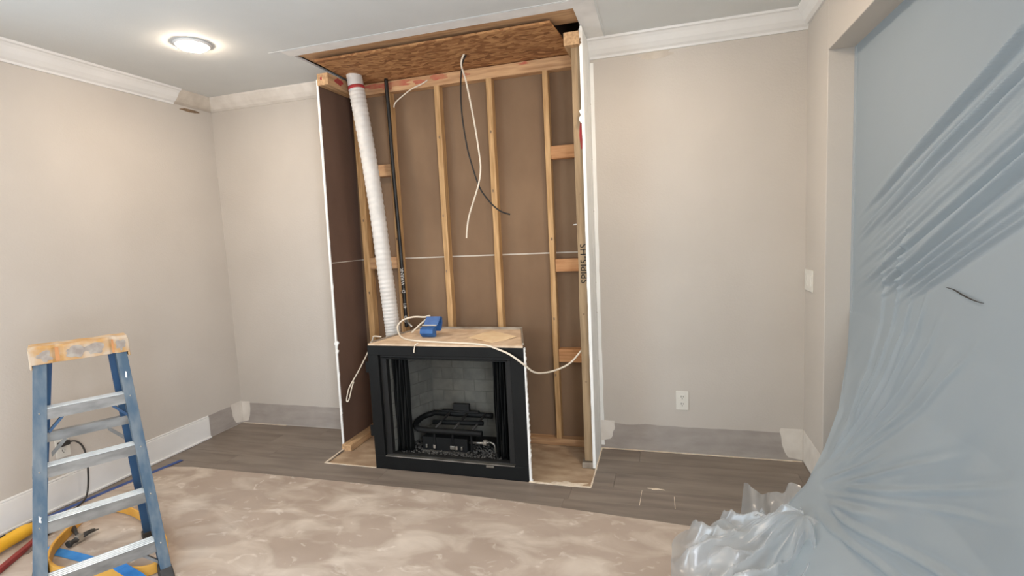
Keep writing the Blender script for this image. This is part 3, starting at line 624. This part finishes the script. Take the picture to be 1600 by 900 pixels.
# ================================================================== WALL PLATES, LAMPS
def plate(name, c, ux, nrm, wd, ht, label, cat, gang):
    c, ux, nrm = Vector(c), Vector(ux), Vector(nrm); up = Vector((0, 0, 1)); t = thing(name, label, cat, c)
    q = lambda a, b: c + ux * a + up * b
    MB().prism([q(-wd / 2, -ht / 2), q(wd / 2, -ht / 2), q(wd / 2, ht / 2), q(-wd / 2, ht / 2)], nrm * .007).build('cover_plate', 'plate', t, bevel=.0025)
    if gang == 'outlet':
        for dz in (.024, -.024):
            rc = MB().prism([q(-.016, dz - .017), q(.016, dz - .017), q(.018, dz), q(.016, dz + .017), q(-.016, dz + .017), q(-.018, dz)], nrm * .009).build('receptacle', 'plate', t, bevel=.001)
            for a, b, s in ((-.007, .004, .006), (.007, .004, .005), (0, -.009, .004)):
                MB().prism([q(a - .0015, dz + b - s), q(a + .0015, dz + b - s), q(a + .0015, dz + b + s), q(a - .0015, dz + b + s)], nrm * .0095).build('slot', 'slot', rc)
    else:
        for a in gang:
            MB().prism([q(a - .017, -.034), q(a + .017, -.034), q(a + .017, .034), q(a - .017, .034)], nrm * .010).build('rocker', 'plate', t, bevel=.002)
    return t
plate('wall_outlet', (3.594, 0, .358), (1, 0, 0), (0, -1, 0), .078, .127, 'white double outlet low on the wall right of the chase', 'outlet', 'outlet')
plate('light_switch', (RW, -.098, 1.145), (0, 1, 0), (-1, 0, 0), .165, .125, 'white light switch plate beside the sheeted opening', 'switch', (-.042, .042))
lo = plate('wall_outlet', (0, -1.362, .352), (0, 1, 0), (1, 0, 0), .078, .125, 'white outlet on the left wall with a black plug in it', 'outlet', 'outlet')
pc = thing('extension_lead', 'black plug and lead hanging from the left wall outlet', 'cord', (.03, -1.36, .375))
MB().prism([(.010, -1.392, .362), (.010, -1.338, .362), (.010, -1.338, .392), (.010, -1.392, .392)], (.032, 0, 0)).build('plug', 'rubber', pc, bevel=.006)
MB().tube(smooth_path([(.03, -1.345, .377), (.045, -1.315, .372), (.06, -1.29, .33), (.07, -1.283, .25), (.085, -1.30, .12), (.10, -1.335, .03), (.12, -1.40, .0075), (.14, -1.48, .0075), (.15, -1.54, .0075)], 8), .005, 8).build('cord', 'rubber', pc, smooth=True)
def lamp(x, y, label):
    t = thing('ceiling_lamp', label, 'lamp', (x, y, ZC), 'flush ceiling lamps')
    MB().lathe([(.096, 0), (.098, -.006), (.092, -.013), (.080, -.016), (.079, -.006)], (x, y, ZC), 40).build('trim_ring', 'trim', t, smooth=True)
    MB().lathe([(.0785, -.010), (.078, -.019), (.068, -.027), (.045, -.033), (.015, -.036), (.001, -.0362)], (x, y, ZC), 40).build('diffuser', 'lamp', t, smooth=True)
lamp(.896, -.968, 'lit round flush lamp on the ceiling left of the chase')
lamp(3.45, -.98, 'lit round flush lamp above the sheeted opening, outside the picture')
lamp(.896, -3.6, 'lit round flush lamp by the left window, outside the picture')
lamp(3.45, -3.6, 'lit round flush lamp over the camera, outside the picture')

# ================================================================== FLOOR COVER AND TAPE
pe = [(.13, -.88), (.20, -.84), (.345, -.815), (.8, -.81), (1.4, -.805), (2.0, -.80), (2.5, -.815), (3.0, -.845), (3.4, -.87), (3.9, -.905), (4.28, -.93), (4.28, -4.6), (.05, -4.6), (.06, -2.2), (.08, -1.5)]
pap = MB().prism([(x, y, .0005) for x, y in pe], (0, 0, .0022)).build('floor_paper', 'paper')
tag(pap, 'dusty tan protective paper covering most of the floor', 'floor paper')
def tape(path, wd, m, label):
    P = [Vector(p) for p in path]; mb = MB(); L = []; Rr = []
    for k, p in enumerate(P):
        d = P[min(k + 1, len(P) - 1)] - P[max(k - 1, 0)]; s = Vector((-d.y, d.x, 0)).normalized() * wd / 2
        L.append(p + s); Rr.append(p - s)
    for k in range(len(P) - 1):
        u = Vector((0, 0, .0012)); mb.hexa([L[k], L[k + 1], Rr[k + 1], Rr[k]], [L[k] + u, L[k + 1] + u, Rr[k + 1] + u, Rr[k] + u])
    return tag(mb.build('masking_tape', m), label, 'tape')
tape([(.165, -.74, .0035), (.13, -.98, .0035), (.095, -1.2, .0035), (.065, -1.5, .0035), (.05, -1.9, .0035), (.05, -2.4, .0035)], .036, 'tapedark', 'dark blue masking tape strip along the left edge of the floor paper')
tape([(.42, -1.755, .004), (.6, -1.762, .004), (.81, -1.775, .004), (.92, -1.80, .030), (1.02, -1.83, .066), (1.10, -1.855, .066), (1.20, -1.868, .050), (1.33, -1.885, .010), (1.5, -1.92, .004)], .05, 'tape', 'bright blue masking tape strip crossing the floor under the ladder')

# ================================================================== STEPLADDER
FRp = Vector((1.312, -1.783, 0)); Wv = Vector((-.503, -.864, 0)).normalized(); Nv = Vector((-.864, .503, 0)).normalized()
def LP(a, b, z): return FRp + Wv * a + Nv * b + Vector((0, 0, z))
ld = thing('stepladder', 'blue fibreglass stepladder with plaster-smeared yellow top', 'ladder', LP(.23, .25, .0045))
GZ = .0045
rn = lambda z: .252 * z               # set-back of the front rails with height
rwt = lambda z: .0385 * z             # right rail leans in
lwt = lambda z: .478 - .108 * z       # left rail outer edge
def channel(name, m, of, nf, wd, dp_, z0, z1, inward, parent):
    """C-channel rail: outer edge of(z), front nf(z)"""
    t = .004; mb = MB()
    def pr(a0, a1, b0, b1):
        q = lambda z: [LP(of(z) + inward * a0, nf(z) + b0, z), LP(of(z) + inward * a1, nf(z) + b0, z), LP(of(z) + inward * a1, nf(z) + b1, z), LP(of(z) + inward * a0, nf(z) + b1, z)]
        mb.hexa(q(z0), q(z1))
    pr(0, wd, 0, t); pr(0, t, t, dp_ - t); pr(0, wd, dp_ - t, dp_)
    return mb.build(name, m, parent, bevel=.001)
r1 = channel('front_rail', 'fibre', rwt, rn, .042, .062, GZ + .045, 1.05, 1, ld)
r2 = channel('front_rail', 'fibre', lwt, rn, .046, .062, GZ + .045, 1.05, -1, ld)
rear_n = lambda z: .49 - .155 * z
r3 = channel('rear_rail', 'fibred', lambda z: .0 + .062 * z, rear_n, .040, .035, GZ + .03, 1.045, 1, ld)
r4 = channel('rear_rail', 'fibred', lambda z: .470 - .125 * z, rear_n, .040, .035, GZ + .03, 1.045, -1, ld)
def foot(of, nf, inward, dp_, h):
    q = lambda z, e: [LP(of(z) - inward * e, nf(z) - e, z), LP(of(z) + inward * (.044 + e), nf(z) - e, z), LP(of(z) + inward * (.044 + e), nf(z) + dp_ + e, z), LP(of(z) - inward * e, nf(z) + dp_ + e, z)]
    return MB().hexa(q(GZ, .006), q(GZ + h, .003)).build('foot', 'rubber', ld, bevel=.004)
foot(rwt, rn, 1, .062, .05); foot(lwt, rn, -1, .062, .05); foot(lambda z: .062 * z, rear_n, 1, .035, .035); foot(lambda z: .470 - .125 * z, rear_n, -1, .035, .035)
for z, ht in ((.845, .036), (.612, .036), (.398, .038), (.178, .040)):
    a0, a1 = rwt(z) + .038, lwt(z) - .042; b0 = rn(z) + .004; b1 = b0 + .068; ht += .008
    t = MB()
    t.hexa([LP(a0, b0, z - .004), LP(a1, b0, z - .004), LP(a1, b1, z - .004), LP(a0, b1, z - .004)], [LP(a0, b0, z), LP(a1, b0, z), LP(a1, b1, z), LP(a0, b1, z)])
    t.hexa([LP(a0, b0 - .003, z - ht), LP(a1, b0 - .003, z - ht), LP(a1, b0 + .001, z - ht), LP(a0, b0 + .001, z - ht)], [LP(a0, b0 - .003, z), LP(a1, b0 - .003, z), LP(a1, b0 + .001, z), LP(a0, b0 + .001, z)])
    t.hexa([LP(a0, b1, z - ht), LP(a1, b1, z - ht), LP(a1, b1 + .003, z - ht), LP(a0, b1 + .003, z - ht)], [LP(a0, b1, z), LP(a1, b1, z), LP(a1, b1 + .003, z), LP(a0, b1 + .003, z)])
    st = t.build('step', 'alu', ld)
    for r_ in range(4):
        c_ = b0 + .004 + r_ * .0165
        MB().hexa([LP(a0, c_, z), LP(a1, c_, z), LP(a1, c_ + .012, z), LP(a0, c_ + .012, z)], [LP(a0, c_ + .002, z + .003), LP(a1, c_ + .002, z + .003), LP(a1, c_ + .010, z + .003), LP(a0, c_ + .010, z + .003)]).build('tread_rib', 'tread_glint', st)
    for s_, a in ((1, a0 + .004), (-1, a1 - .004)):
        if z > .8 or z < .2:
            MB().beam(LP(a - s_ * .004, b0 + .012, z - .10), LP(a + s_ * .05, b0 + .012, z - ht * .9), Nv * .010, Vector((0, 0, .008))).build('corner_brace', 'fibred' if z > .8 else 'alu', st)
z = .68; a0, a1 = .062 * z + .004, .470 - .125 * z - .004
rb = MB().beam(LP(a0, rear_n(z) - .002, z), LP(a1, rear_n(z) - .002, z), Nv * .003, Vector((0, 0, .021))).beam(LP(a0, rear_n(z) + .012, z + .020), LP(a1, rear_n(z) + .012, z + .020), Nv * .013, Vector((0, 0, .002))).build('rear_crossbar', 'alu', ld)
for s_, a in ((1, a0 + .034), (-1, a1 - .034)):
    MB().beam(LP(a, rear_n(z - .07) - .004, z - .085), LP(a + s_ * .058, rear_n(z) - .004, z - .018), Nv * .002, Vector((0, 0, .011))).build('corner_brace', 'alu', rb)
for x, s_ in ((rwt(.55) + .004, 1), (lwt(.55) - .004, -1)):
    MB().beam(LP(x, rn(.55) + .05, .57), LP(x, rear_n(.55) + .01, .55), Vector((0, 0, .010)), Wv * .0025).build('spreader', 'alu', ld)
# cap: moulded tray with notched plaster-smeared front
zc0, zc1 = 1.035, 1.112
a0, a1, b0, b1 = .032, .372, rn(1.09) - .018, rear_n(1.04) + .05
cp = MB(); n = 24
def capfn(u, v):   # outline ring x height
    return None
cols = []
for k in range(n + 1):
    u = k / n; a = a0 + (a1 - a0) * u; dent = .010 * (1 if .14 < u < .20 or .70 < u < .78 else 0) + .003 * noise.noise(Vector((u * 9, 2, 0))); tz = .006 * noise.noise(Vector((u * 7, 4, 1))) - (.004 if .2 < u < .7 else 0)
    cols.append([LP(a, b0 + dent - .006, zc0), LP(a, b0 + dent, zc1 - .010 + tz), LP(a, b0 + dent + .010, zc1 + tz), LP(a, b1 - .01, zc1 + tz * .5), LP(a, b1, zc1 - .01), LP(a, b1 + .006, zc0)])
for c in cols: cp.v += c
m_ = 6
for k in range(n):
    for j in range(m_): cp.f.append([k * m_ + j, k * m_ + (j + 1) % m_, (k + 1) * m_ + (j + 1) % m_, (k + 1) * m_ + j])
cp.f += [list(range(m_))[::-1], [n * m_ + j for j in range(m_)]]
cap = cp.build('top_cap', 'cap', ld, bevel=.0015); cap['label'] = 'plaster-smeared yellow top cap'
for u_, rx, sd in ((.08, .018, 1), (.36, .040, 2), (.55, .034, 3), (.86, .024, 4)):
    blob('plaster_smear', 'smear', cap, LP(a0 + (a1 - a0) * u_, b0 - .0035, (zc0 + zc1) / 2 - .004), Wv, Vector((0, 0, 1)) + Nv * .08, rx, .022, -Nv, sd, t=.0015, rough=.7)
for u_ in (.17, .74):
    MB().prism([LP(a0 + (a1 - a0) * (u_ - .022), b0 + .0035, zc0 + .004), LP(a0 + (a1 - a0) * (u_ + .022), b0 + .0035, zc0 + .004), LP(a0 + (a1 - a0) * (u_ + .016), b0 + .0095, zc1 - .012), LP(a0 + (a1 - a0) * (u_ - .020), b0 + .0095, zc1 - .012)], -Nv * .0015).build('groove', 'groove', cap)
for a in (a0 - .004, a1 - .004):
    MB().hexa([LP(a, b0 - .006, zc0 - .02), LP(a + .008, b0 - .006, zc0 - .02), LP(a + .008, b1 + .006, zc0 - .02), LP(a, b1 + .006, zc0 - .02)], [LP(a, b0, zc1 - .012), LP(a + .008, b0, zc1 - .012), LP(a + .008, b1, zc1 - .012), LP(a, b1, zc1 - .012)]).build('cap_end', 'cap', cap, bevel=.003)
for rail, of, inward in ((r1, rwt, 1), (r2, lwt, -1)):
    for z in (.845, .612, .398, .178):
        for dz in (-.012, -.028): MB().lathe([(.005, 0), (.005, -.002), (.003, -.004)], LP(of(z) + inward * .02, rn(z) - .0005, z + dz), 8, 'y').build('rivet', 'steel', rail)
for of, z, sd in ((rwt, .93, 3), (lwt, .42, 6)):
    blob('plaster_splash', 'whitecomp', r1 if of is rwt else r2, LP(of(z) + (.02 if of is rwt else -.022), rn(z) - .0015, z), Wv, Vector((0, 0, 1)) + Nv * .25, .004, .012, -Nv, sd, t=.001, rough=.9)

# ================================================================== TOOLS ON THE FLOOR
hp = [(.63, -1.875), (.51, -1.775), (.42, -1.65), (.32, -1.49), (.31, -1.42), (.40, -1.39), (.57, -1.405), (.79, -1.47), (.93, -1.53), (1.06, -1.60), (1.18, -1.70), (1.205, -1.765), (1.17, -1.815), (1.05, -1.84), (.88, -1.885), (.76, -1.91)]
hp = smooth_path([(x, y, 0) for x, y in hp + hp[:1]], 6)[:-1]
hc = Vector((.72, -1.58, 0)); hm = MB(); nn = len(hp); z0, z1 = .005, .055
for q in hp:
    dv = (hc - q).normalized() * .014
    hm.v += [q + Vector((0, 0, z0)), q + Vector((0, 0, z1)), q + dv + Vector((0, 0, z1)), q + dv + Vector((0, 0, z0))]
for k in range(nn):
    for j in range(4): hm.f.append([4 * k + j, 4 * k + (j + 1) % 4, 4 * ((k + 1) % nn) + (j + 1) % 4, 4 * ((k + 1) % nn) + j])
tag(hm.build('plastic_hoop', 'hoop', bevel=.003), 'large mustard yellow hoop lying on the floor behind the ladder', 'hoop')
# claw hammer
hk = thing('claw_hammer', 'dark claw hammer lying inside the yellow hoop', 'hammer', (.52, -1.64, .004))
HA = Vector((.545, -1.725, .024)); HB_ = Vector((.535, -1.60, .028)); hd = (HB_ - HA).normalized()
MB().lathe([(.017, 0), (.018, .008), (.017, .012), (.012, .018), (.012, .034), (.015, .046)], (0, 0, 0), 16).build('tmp_head', 'rubber')
th = bpy.data.objects['tmp_head']; th.name = 'hammer_head'; th.parent = hk
q = hd.to_track_quat('Z', 'Y'); th.location = HA - Vector(hk.location); th.rotation_mode = 'QUATERNION'; th.rotation_quaternion = q
sd_ = hd.cross(Vector((0, 0, 1))).normalized()
eye = HA + hd * .058
MB().beam(eye - hd * .016, eye + hd * .016, sd_ * .014, Vector((0, 0, .017))).build('eye_block', 'steel', hk, bevel=.003)
for s_ in (-1, 1):
    MB().tube([eye + hd * .012 + sd_ * .007 * s_, eye + hd * .04 + sd_ * .009 * s_ + Vector((0, 0, .002)), eye + hd * .07 + sd_ * .011 * s_ - Vector((0, 0, .002)), eye + hd * .092 + sd_ * .012 * s_ - Vector((0, 0, .008))], .008, 8, rfun=lambda k: (.009, .008, .006, .003)[k]).build('claw', 'rubber', hk, smooth=True)
hx = (Vector((.30, -1.56, .024)) - eye).normalized()
MB().tube([eye, eye + hx * .10, eye + hx * .14, eye + hx * .18], .010, 10, rfun=lambda k: (.008, .009, .014, .013)[k]).build('handle', 'rubber', hk, smooth=True)
# yellow power tool
yt = thing('power_tool', 'yellow and grey handheld power tool left of the ladder', 'power tool', (.25, -1.86, .004))
A = Vector((.20, -1.70, .045)); D = Vector((.27, -2.02, .045)); ax = (D - A).normalized(); sx = ax.cross(Vector((0, 0, 1))).normalized()
def sect(t, rw_, rh_, zc, n=14): return [A + ax * t + sx * rw_ * math.cos(2 * math.pi * k / n) + Vector((0, 0, zc - .045 + rh_ * math.sin(2 * math.pi * k / n))) for k in range(n)]
def loft(name, secs, m):
    mb = MB(); n = len(secs[0])
    for s in secs: mb.v += s
    for k in range(len(secs) - 1):
        for j in range(n): mb.f.append([k * n + j, k * n + (j + 1) % n, (k + 1) * n + (j + 1) % n, (k + 1) * n + j])
    mb.f += [list(range(n))[::-1], [(len(secs) - 1) * n + j for j in range(n)]]
    return mb.build(name, m, yt, smooth=True)
body = loft('body_shell', [sect(-.05, .022, .024, .04), sect(0, .030, .034, .045), sect(.06, .033, .037, .047), sect(.12, .031, .035, .045), sect(.17, .034, .038, .046), sect(.19, .032, .036, .045)], 'yellow')
loft('gear_housing', [sect(.188, .031, .034, .044), sect(.22, .033, .034, .044), sect(.27, .026, .028, .040), sect(.30, .016, .018, .034)], 'galv')
loft('rear_grip', [sect(-.14, .018, .018, .03), sect(-.10, .022, .022, .034), sect(-.05, .021, .023, .038)], 'rubber')
for t in (.05, .10, .15): MB().beam(A + ax * t + sx * .005 + Vector((0, 0, .0365)), A + ax * (t + .03) + sx * .005 + Vector((0, 0, .0365)), sx * .004, Vector((0, 0, .002))).build('vent_slot', 'rubber', body)
# dark red pry bar
pb = thing('pry_bar', 'long dark red bar lying in front of the yellow power tool', 'pry bar', (.42, -1.92, .004))
a, b = Vector((.30, -1.72, .016)), Vector((.53, -2.14, .016)); d = (b - a).normalized(); s_ = d.cross(Vector((0, 0, 1)))
MB().beam(a, b, s_ * .014, Vector((0, 0, .011))).build('shaft', 'red', pb, bevel=.003)
MB().beam(a + s_ * .017 - Vector((0, 0, .004)), b + s_ * .017 - Vector((0, 0, .004)), s_ * .003, Vector((0, 0, .006))).build('edge_strip', 'rubber', pb)
MB().hexa([a - s_ * .016 + Vector((0, 0, -.010)), a + s_ * .016 + Vector((0, 0, -.010)), a - d * .07 + s_ * .02 + Vector((0, 0, -.010)), a - d * .07 - s_ * .02 + Vector((0, 0, -.010))], [a - s_ * .016 + Vector((0, 0, .012)), a + s_ * .016 + Vector((0, 0, .012)), a - d * .07 + s_ * .02 + Vector((0, 0, -.004)), a - d * .07 - s_ * .02 + Vector((0, 0, -.004))]).build('flat_claw', 'red', pb)
# black-gripped scraper between the hoop and the bar
sp = thing('scraper', 'black-handled scraper with a pale blade edge behind the left ladder rail', 'scraper', (.33, -1.62, .004))
a, b = Vector((.325, -1.725, .02)), Vector((.225, -1.55, .022)); d = (b - a).normalized(); s_ = d.cross(Vector((0, 0, 1)))
MB().tube([a, a + d * .04, a + d * .12, b], .014, 10, rfun=lambda k: (.010, .016, .014, .012)[k]).build('handle', 'rubber', sp, smooth=True)
MB().hexa([a - s_ * .012 - d * .10 - Vector((0, 0, .014)), a + s_ * .012 - d * .10 - Vector((0, 0, .014)), a + s_ * .008 - Vector((0, 0, .003)), a - s_ * .008 - Vector((0, 0, .003))], [a - s_ * .012 - d * .10 - Vector((0, 0, .0125)), a + s_ * .012 - d * .10 - Vector((0, 0, .0125)), a + s_ * .008, a - s_ * .008]).build('blade', 'steel', sp)

# ================================================================== PLASTIC SHEETING
ps = thing('plastic_sheet', 'hazy plastic sheet hung over the wide right opening', 'plastic sheet', (4.2, -1.4, 0))
def interp(tab, v):
    for i in range(len(tab) - 1):
        if v <= tab[i + 1][0]:
            t = (v - tab[i][0]) / (tab[i + 1][0] - tab[i][0]); t = max(0, min(1, t)); return Vector(tab[i][1]).lerp(Vector(tab[i + 1][1]), t * t * (3 - 2 * t) if False else t)
    return Vector(tab[-1][1])
EL = [(0, (4.425, -.394, 2.36)), (.33, (4.425, -.394, 1.6)), (.58, (4.425, -.396, 1.02)), (.68, (4.395, -.47, .80)), (.78, (4.31, -.64, .56)), (.86, (4.235, -.70, .38)), (.93, (4.14, -.77, .22)), (1.0, (3.97, -.84, .05))]
EM = [(0, (4.425, -1.45, 2.36)), (.33, (4.425, -1.45, 1.6)), (.58, (4.41, -1.45, 1.05)), (.70, (4.37, -1.42, .78)), (.80, (4.30, -1.38, .52)), (.90, (4.17, -1.36, .24)), (1.0, (3.82, -1.46, .012))]
ER = [(0, (4.425, -2.85, 2.36)), (.33, (4.425, -2.85, 1.6)), (.58, (4.42, -2.85, 1.05)), (.80, (4.38, -2.85, .55)), (.92, (4.26, -2.8, .22)), (1.0, (4.0, -2.75, .012))]
def smoothstep(a, b, x): t = max(0, min(1, (x - a) / (b - a))); return t * t * (3 - 2 * t)
def bez(L_, M_, R_, u):
    um = .43
    if u < um: t = u / um; return L_.lerp(M_, t)
    return M_.lerp(R_, (u - um) / (1 - um))
def ridge(x): return (1 - abs(noise.noise(x))) ** 3
rc = random.Random(21); CRS = []
for k in range(30):
    z0_ = .84 + .68 * (k + rc.uniform(-.4, .4)) / 30; m_s = .47 - .10 * (z0_ - .84) / .68 + rc.uniform(-.015, .015)
    st_ = max(.03, (1.06 - z0_) / m_s) + rc.uniform(0, .25)
    CRS.append((z0_, m_s, st_, rc.uniform(1.2, 2.4), rc.uniform(.008, .015), rc.uniform(.006, .015)))
RAD = [(math.radians(8 + 84 * (k + rc.uniform(-.4, .4)) / 15), rc.uniform(.05, .35), rc.uniform(.5, 1.2), rc.uniform(.008, .016), rc.uniform(.010, .022)) for k in range(15)]
def crease_sum(al, z):
    t = 0.0
    for z0_, m_s, st_, ln, w_, am in CRS:
        d = z - (z0_ + m_s * al)
        if -.07 < d < .07:
            env = smoothstep(st_ - .05, st_ + .30, al) * (1 - smoothstep(st_ + ln * .7, st_ + ln, al))
            if env > 0:
                d += .006 * noise.noise(Vector((al * 2.2, z0_ * 9, 1))); q = d / w_
                t += env * am * (math.exp(-q * q) - .55 * math.exp(-(q + 1.6) ** 2 * .8))
    ry, rz = al - .36, z - .18; r_ = math.hypot(ry, rz); an = math.atan2(rz, ry)
    if .05 < r_ < 1.6:
        for a_, r0, ln, w_, am in RAD:
            d = (an - a_) * r_ + .015 * noise.noise(Vector((r_ * 3, a_ * 7, 2)))
            if abs(d) < .09:
                env = smoothstep(r0, r0 + .15, r_) * (1 - smoothstep(r0 + ln * .6, r0 + ln, r_)); q = d / w_
                t += env * am * (math.exp(-q * q) - .4 * math.exp(-(q - 1.8) ** 2 * .7))
    return t
def sheet(u, v):
    p = bez(interp(EL, v), interp(EM, v), interp(ER, v), u)
    y, z = p.y, p.z; edge = smoothstep(0, .03, u) * smoothstep(0, .04, v)
    dx = crease_sum(-(y + .4), z)
    dx += .012 * noise.noise(Vector((y * 1.3, z * 1.1, 4))) + .0020 * noise.noise(Vector((y * 9, z * 9, 11)))
    m2 = smoothstep(.55, .75, v)
    dx += m2 * (.040 * noise.noise(Vector((y * 2.6 + z * 1.1, z * 1.5, 9))) + .006 * noise.noise(Vector((y * 11 + z * 6, z * 5, 2))))
    return (p.x - dx * edge, y, z)
MB().grid(sheet, 330, 380).build('hanging_film', 'film', ps, smooth=True)
# taped hems along the jamb and header
MB().prism([(4.424, -.3935, 1.0), (4.424, -.43, 1.0), (4.424, -.43, 2.34), (4.424, -.3935, 2.34)], (.002, 0, 0)).build('tape_hem', 'filmclear', ps)
# slit with a turned edge
sl = smooth_path([(4.412, -1.373, 1.244), (4.408, -1.43, 1.243), (4.404, -1.50, 1.232), (4.404, -1.56, 1.224), (4.408, -1.60, 1.221)], 5)
MB().tube(sl, .004, 6, rfun=lambda k: .0006 + .0018 * math.sin(math.pi * k / (len(sl) - 1))).build('slit', 'rubber', ps, smooth=True)
# pooled film on the floor
PCx, PCy = 4.07, -1.03
RADII = [(95, .14), (125, .22), (150, .36), (170, .50), (195, .60), (215, .66), (240, .66), (270, .60), (300, .50)]
def prad(a):
    for (a0_, r0), (a1_, r1) in zip(RADII, RADII[1:]):
        if a <= a1_: return r0 + (r1 - r0) * (a - a0_) / (a1_ - a0_)
    return RADII[-1][1]
def pool_fn(sd, scale, hh, fr):
    def fn(u, v):
        ad = 95 + 205 * u; R_ = prad(ad) * scale * (1 + .09 * noise.noise(Vector((u * 9, sd, 1)))); a = math.radians(ad) + .10 * noise.noise(Vector((u * 5, v * 2.5, sd)))
        h = hh * (1 - smoothstep(0.0, .55, v)) + .075 * math.sin(math.pi * v) ** .8
        f = (ridge(Vector((u * fr + 1.6 * v, v * 1.2, sd))) - .4) * .10 * smoothstep(.05, .35, v) + (ridge(Vector((u * fr * 2.3 - 1.2 * v, v * 2.6, sd + 3))) - .4) * .022 * smoothstep(.1, .4, v)
        z = max(.0045, (h + f) * (1 - smoothstep(.86, 1.0, v)) + .0045)
        return (PCx + R_ * v * math.cos(a), PCy + R_ * v * math.sin(a), z)
    return fn
MB().grid(pool_fn(2, 1.0, .19, 9), 300, 80).build('pooled_film', 'filmclear', ps, smooth=True)
MB().grid(pool_fn(6, .84, .15, 7), 220, 60).build('pooled_film', 'filmclear', ps, smooth=True)
def curl(u, v):    # upright fold standing clear of the heap
    b = Vector((3.845, -.96, .01)).lerp(Vector((4.09, -.88, .05)), u); t = Vector((3.86, -.78, .205)).lerp(Vector((4.12, -.74, .20)), u)
    p = b.lerp(t, v); bul = .05 * math.sin(math.pi * v); f = .016 * math.sin(u * 17 + v * 3) + .016 * noise.noise(Vector((u * 9, v * 6, 3)))
    return (p.x - bul * .5 * (1 - u), p.y - bul - f, p.z - .055 * v * math.sin(math.pi * min(1, u * 1.15)) + .01 * noise.noise(Vector((u * 8, 0, 5))) * v)
MB().grid(curl, 60, 28).build('standing_fold', 'filmclear', ps, smooth=True)
